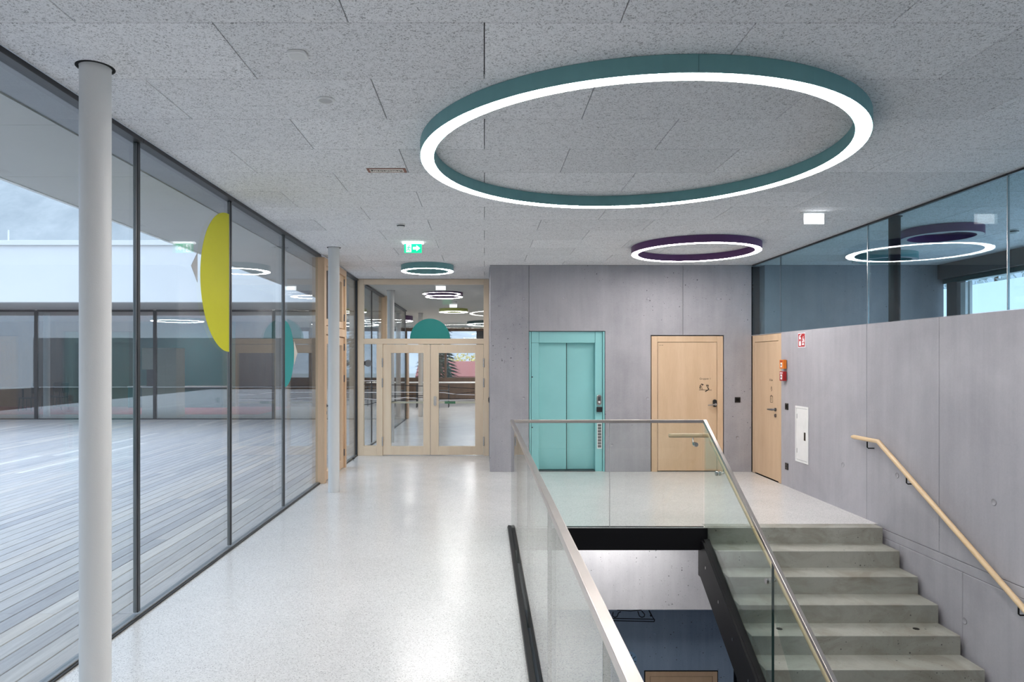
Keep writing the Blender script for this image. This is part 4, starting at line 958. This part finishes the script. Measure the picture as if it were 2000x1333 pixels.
# wing interior
struct('wall_wing_back', B().box(-20, -13.0, 25.5, 25.6, 0, CEIL).box(-9.3, -6.3, 25.5, 25.6, 0, CEIL), 'brown_wood', 'dark back wall inside the wing across the courtyard', 'wall')
struct('wall_wing_teal', B().box(-13.0, -9.3, 25.48, 25.6, 0, CEIL), 'teal_wall', 'dark teal back wall inside the wing', 'wall')
struct('floor_wing', B().box(-20, -7.2, 21.8, 25.48, -0.001, 0.006), 'red_carpet', 'red carpet strip inside the wing across the courtyard', 'floor')
def cabinet(x0, x1, y0, y1, z1, label, split=None):
    t = thing('kitchen_cabinet', label, 'cabinet', ((x0 + x1) / 2, (y0 + y1) / 2, 0), 'kitchen cabinets in the wing')
    if split:
        part('base_unit', B().box(x0, x1, y0, y1, 0.0, split[0]), 'cream_cabinet', t, 0.004)
        part('niche', B().box(x0, x1, y0 + 0.3, y1, split[0], split[1]), 'dark_frame', t)
        part('worktop', B().box(x0, x1, y0 - 0.02, y1, split[0] + 0.001, split[0] + 0.04), 'white_paint', t)
        part('wall_unit', B().box(x0, x1, y0, y1, split[1], z1), 'cream_cabinet', t, 0.004)
    else:
        part('body', B().box(x0, x1, y0 + 0.022, y1, 0, z1), 'cream_cabinet', t, 0.003)
        part('door', B().box(x0 + 0.003, (x0 + x1) / 2 - 0.002, y0, y0 + 0.02, 0.08, z1), 'cream_cabinet', t, 0.003)
        part('door', B().box((x0 + x1) / 2 + 0.002, x1 - 0.003, y0, y0 + 0.02, 0.08, z1), 'cream_cabinet', t, 0.003)
cabinet(-10.34, -9.97, 20.6, 21.2, 2.10, 'cream kitchen unit with dark niche across the courtyard', (0.90, 1.45))
cabinet(-9.95, -9.30, 20.6, 21.2, 2.10, 'tall cream cabinet with two doors across the courtyard')
t = thing('kitchen_counter', 'long counter with white top along the teal wall of the wing', 'counter', (-11.2, 25.1, 0))
part('body', B().box(-13.0, -9.4, 24.9, 25.46, 0.01, 0.75), 'teal_wall', t); part('worktop', B().box(-13.0, -9.4, 24.85, 25.46, 0.751, 0.79), 'white_paint', t)
def table(x, y, wd, dp, ht, label, legs='black_steel', top='white_paint', name='table'):
    t = thing(name, label, 'table', (x, y, 0), 'tables in the hall')
    part('table_top', B().box(x - wd / 2, x + wd / 2, y - dp / 2, y + dp / 2, ht - 0.03, ht), top, t, 0.004)
    for sx in (-1, 1):
        for sy in (-1, 1):
            part('leg', B().box(x + sx * (wd / 2 - 0.06) - 0.02, x + sx * (wd / 2 - 0.06) + 0.02, y + sy * (dp / 2 - 0.06) - 0.02, y + sy * (dp / 2 - 0.06) + 0.02, 0.006, ht - 0.03), legs, t)
table(-16.9, 24.0, 2.0, 0.9, 0.78, 'white table at the left edge inside the wing')
def chair(x, y, face, label):
    t = thing('chair', label, 'chair', (x, y, 0.006), 'black chairs in the wing')
    part('seat', B().box(x - 0.21, x + 0.21, y - 0.21, y + 0.21, 0.43, 0.46), 'black_plastic', t, 0.01)
    part('backrest', B().box(x + face * 0.20, x + face * 0.235, y - 0.2, y + 0.2, 0.60, 0.95), 'black_plastic', t, 0.008)
    for sx in (-1, 1):
        for sy in (-1, 1):
            part('leg', B().tube([(x + sx * 0.22, y + sy * 0.2, 0.006), (x + sx * 0.19, y + sy * 0.18, 0.43)], 0.012, 6), 'black_steel', t)
    for sy in (-1, 1): part('back_post', B().tube([(x + face * 0.2, y + sy * 0.16, 0.45), (x + face * 0.225, y + sy * 0.17, 0.9)], 0.012, 6), 'black_steel', t)
chair(-15.55, 23.3, 1, 'black chair beside the white table in the wing')
chair(-14.9, 23.9, 1, 'black chair standing apart right of the table in the wing')
chair(-15.55, 24.5, 1, 'black chair behind the table in the wing')

# ================================================================== hall beyond the partition
we = struct('wall_hall_end', B().box(-6.3, 6, YE, YE + 0.15, 0, 0.98).box(-6.3, 6, YE, YE + 0.15, 3.02, CEIL), 'brown_wood', 'dark sill wall at the end of the far hall', 'wall')
for i, (a, c) in enumerate(((-6.2, -3.5), (-3.4, -1.75), (-1.6, -0.35), (0.1, 3.0), (3.1, 6.0))):
    wn = thing('window_%d' % (50 + i), 'end window of the far hall, number %s from the left' % ['one', 'two', 'three', 'four', 'five'][i], 'window', ((a + c) / 2, YE, 0.98), kind='structure')
    part('pane', B().box(a, c, YE + 0.06, YE + 0.075, 0.98, 3.02), 'glass_clear', wn)
    part('post', B().box(c, c + (0.1 if i != 2 else 0.45), YE - 0.02, YE + 0.12, 0.98, 3.02), 'brown_wood' if i != 2 else 'dark_frame', wn)
struct('wall_hall_right', B().box(6, 6.15, 16.2, YE, 0, CEIL), 'wall_white', 'right wall of the far hall', 'wall')
struct('wall_hall_left', B().box(-6.45, -6.3, 25.5, YE, 0, CEIL), 'wall_white', 'left wall of the far hall', 'wall')
table(-1.6, 26.2, 2.9, 1.0, 0.90, 'white topped high table in the far hall, seen through the double door', 'dark_frame')
t = thing('serving_trolley', 'dark open trolley below the white table in the far hall', 'trolley', (-1.9, 25.2, 0))
for zz in (0.25, 0.6): part('shelf', B().box(-2.5, -1.3, 25.0, 25.4, zz, zz + 0.03), 'dark_frame', t)
for xx in (-2.5, -1.33):
    for y_ in (25.0, 25.37): part('post', B().box(xx, xx + 0.03, y_, y_ + 0.03, 0.0, 0.84), 'dark_frame', t)
t = thing('bookcase', 'brown wooden bookcase beside the hall corner beyond the partition', 'bookcase', (-2.9, 20.6, 0))
part('side', B().box(-2.95, -2.92, 20.1, 20.5, 0, 2.2), 'pine_door', t); part('side', B().box(-2.29, -2.26, 20.1, 20.5, 0, 2.2), 'pine_door', t)
for k in range(6): part('shelf', B().box(-2.92, -2.29, 20.1, 20.5, 0.05 + k * 0.42, 0.08 + k * 0.42), 'pine_door', t)
part('back', B().box(-2.95, -2.29, 20.5, 20.52, 0, 2.2), 'pine_door', t)

# ================================================================== landscape
struct('ground', B().box(-400, 400, YE + 0.4, 340, -3.2, -3.0).box(7.3, 400, -80, YE + 0.39, -3.2, -3.0).box(-400, -30, -80, YE + 0.39, -3.2, -3.0), 'ground_gravel', 'pale ground around the building', 'ground')
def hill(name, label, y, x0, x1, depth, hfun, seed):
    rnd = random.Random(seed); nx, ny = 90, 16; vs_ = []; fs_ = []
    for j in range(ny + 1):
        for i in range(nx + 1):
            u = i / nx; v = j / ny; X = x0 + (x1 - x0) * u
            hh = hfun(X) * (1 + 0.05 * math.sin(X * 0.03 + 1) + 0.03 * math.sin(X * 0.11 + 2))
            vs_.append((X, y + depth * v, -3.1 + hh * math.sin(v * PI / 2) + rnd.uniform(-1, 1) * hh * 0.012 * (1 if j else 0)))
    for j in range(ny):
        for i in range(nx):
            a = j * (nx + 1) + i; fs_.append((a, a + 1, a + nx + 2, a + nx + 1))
    return struct(name, B().add(vs_, fs_, True), 'hill_haze', label, 'hill')
hill('hill', 'mountain slope behind the buildings, haze put into its pale colour', 260, -420, 420, 260, lambda X: 24 + 176 / (1 + math.exp((X + 60) / 22)), 3)
def conifer(x, y, h_, r, label, base=-3.0):
    t = thing('conifer_tree', label, 'tree', (x, y, base), 'conifers beyond the far hall')
    part('trunk', B().tube([(x, y, base), (x, y, base + h_ * .95)], [0.22, 0.03], 8), 'brown_wood', t)
    bb = B(); rnd = random.Random(int(x * 10))
    n = 44
    for k in range(n):
        zz = base + h_ * (0.12 + 0.88 * k / n); rr = r * (1 - k / n) + 0.15
        for j in range(22):
            a = 2 * PI * (j + rnd.random()) / 22; q_ = rr * rnd.uniform(.75, 1.1); dz = -0.22 * q_
            c_, s_ = math.cos(a), math.sin(a); wv = 0.10 * q_ + 0.05
            p0 = (x, y, zz); p1 = (x + c_ * q_ * .6 - s_ * wv, y + s_ * q_ * .6 + c_ * wv, zz + dz * .5); p2 = (x + c_ * q_, y + s_ * q_, zz + dz); p3 = (x + c_ * q_ * .6 + s_ * wv, y + s_ * q_ * .6 - c_ * wv, zz + dz * .5)
            bb.add([p0, p1, p2, p3, (p2[0], p2[1], p2[2] - 0.12)], [(0, 1, 2, 3), (0, 3, 4, 1)])
    part('foliage', bb, 'conifer', t)
conifer(-3.6, 52, 12.5, 2.1, 'dark conifer left of the brown post in the far hall window')
conifer(-9.0, 50, 12, 2.6, 'dark conifer seen through the left door leaf')
def leafy(x, y, h_, r, mat, label, base=-3.0, name='leafy_tree', n=900, s=0.16):
    t = thing(name, label, 'tree', (x, y, base))
    part('trunk', B().tube([(x, y, base), (x, y, base + h_ * .7)], [0.16, 0.06], 8), 'brown_wood', t)
    bb = B(); rnd = random.Random(int(abs(x) * 7 + y))
    for k in range(n):
        while True:
            p = Vector((rnd.uniform(-1, 1), rnd.uniform(-1, 1), rnd.uniform(-1, 1)))
            if p.length < 1: break
        p = Vector((x, y, base + h_ * .62)) + Vector((p.x * r, p.y * r, p.z * h_ * .4))
        a = Vector((rnd.uniform(-1, 1), rnd.uniform(-1, 1), rnd.uniform(-1, 1))).normalized() * s
        c_ = a.orthogonal().normalized() * s
        bb.add([p - a, p - c_ * .6, p + a, p + c_ * .6], [(0, 1, 2, 3)])
    part('foliage', bb, mat, t)
leafy(-1.9, 66, 5.4, 2.6, 'autumn_leaf', 'yellow autumn tree behind the red roof')
leafy(21.0, 28.0, 13.4, 4.4, 'frost_leaf', 'frosted leafy tree outside the window behind the blue glass', n=4200, s=0.17)
struct('bounce_roof', B().box(XN + 0.25, 14.9, -4, 29, 0.70, 0.85), 'facade_white', 'added white flat slab bouncing light into the room behind the blue glass', 'roof')  # added reflector, out of view, throws skylight up to the next room's ceiling
struct('wall_neighbour', B().box(15.0, 15.4, 4, 60, -3.0, 4.05), 'facade_white', 'white wall of the neighbouring building outside the blue glass window', 'wall')
hs = thing('house', 'low house with red tiled roof beyond the far hall window', 'house', (-2.2, 57, -3.0))
part('wall', B().box(-5.2, 0.2, 55, 60, -3.0, 0.5), 'wall_white', hs)
part('roof', B().prism([(54.4, 0.35), (57.5, 1.55), (60.6, 0.35), (60.6, 0.5), (57.5, 1.7), (54.4, 0.5)], 'X', -5.5, 0.5), 'red_roof', hs)
part('window', B().box(-2.0, -1.2, 54.94, 54.99, -1.2, 0.0), 'dark_frame', hs)
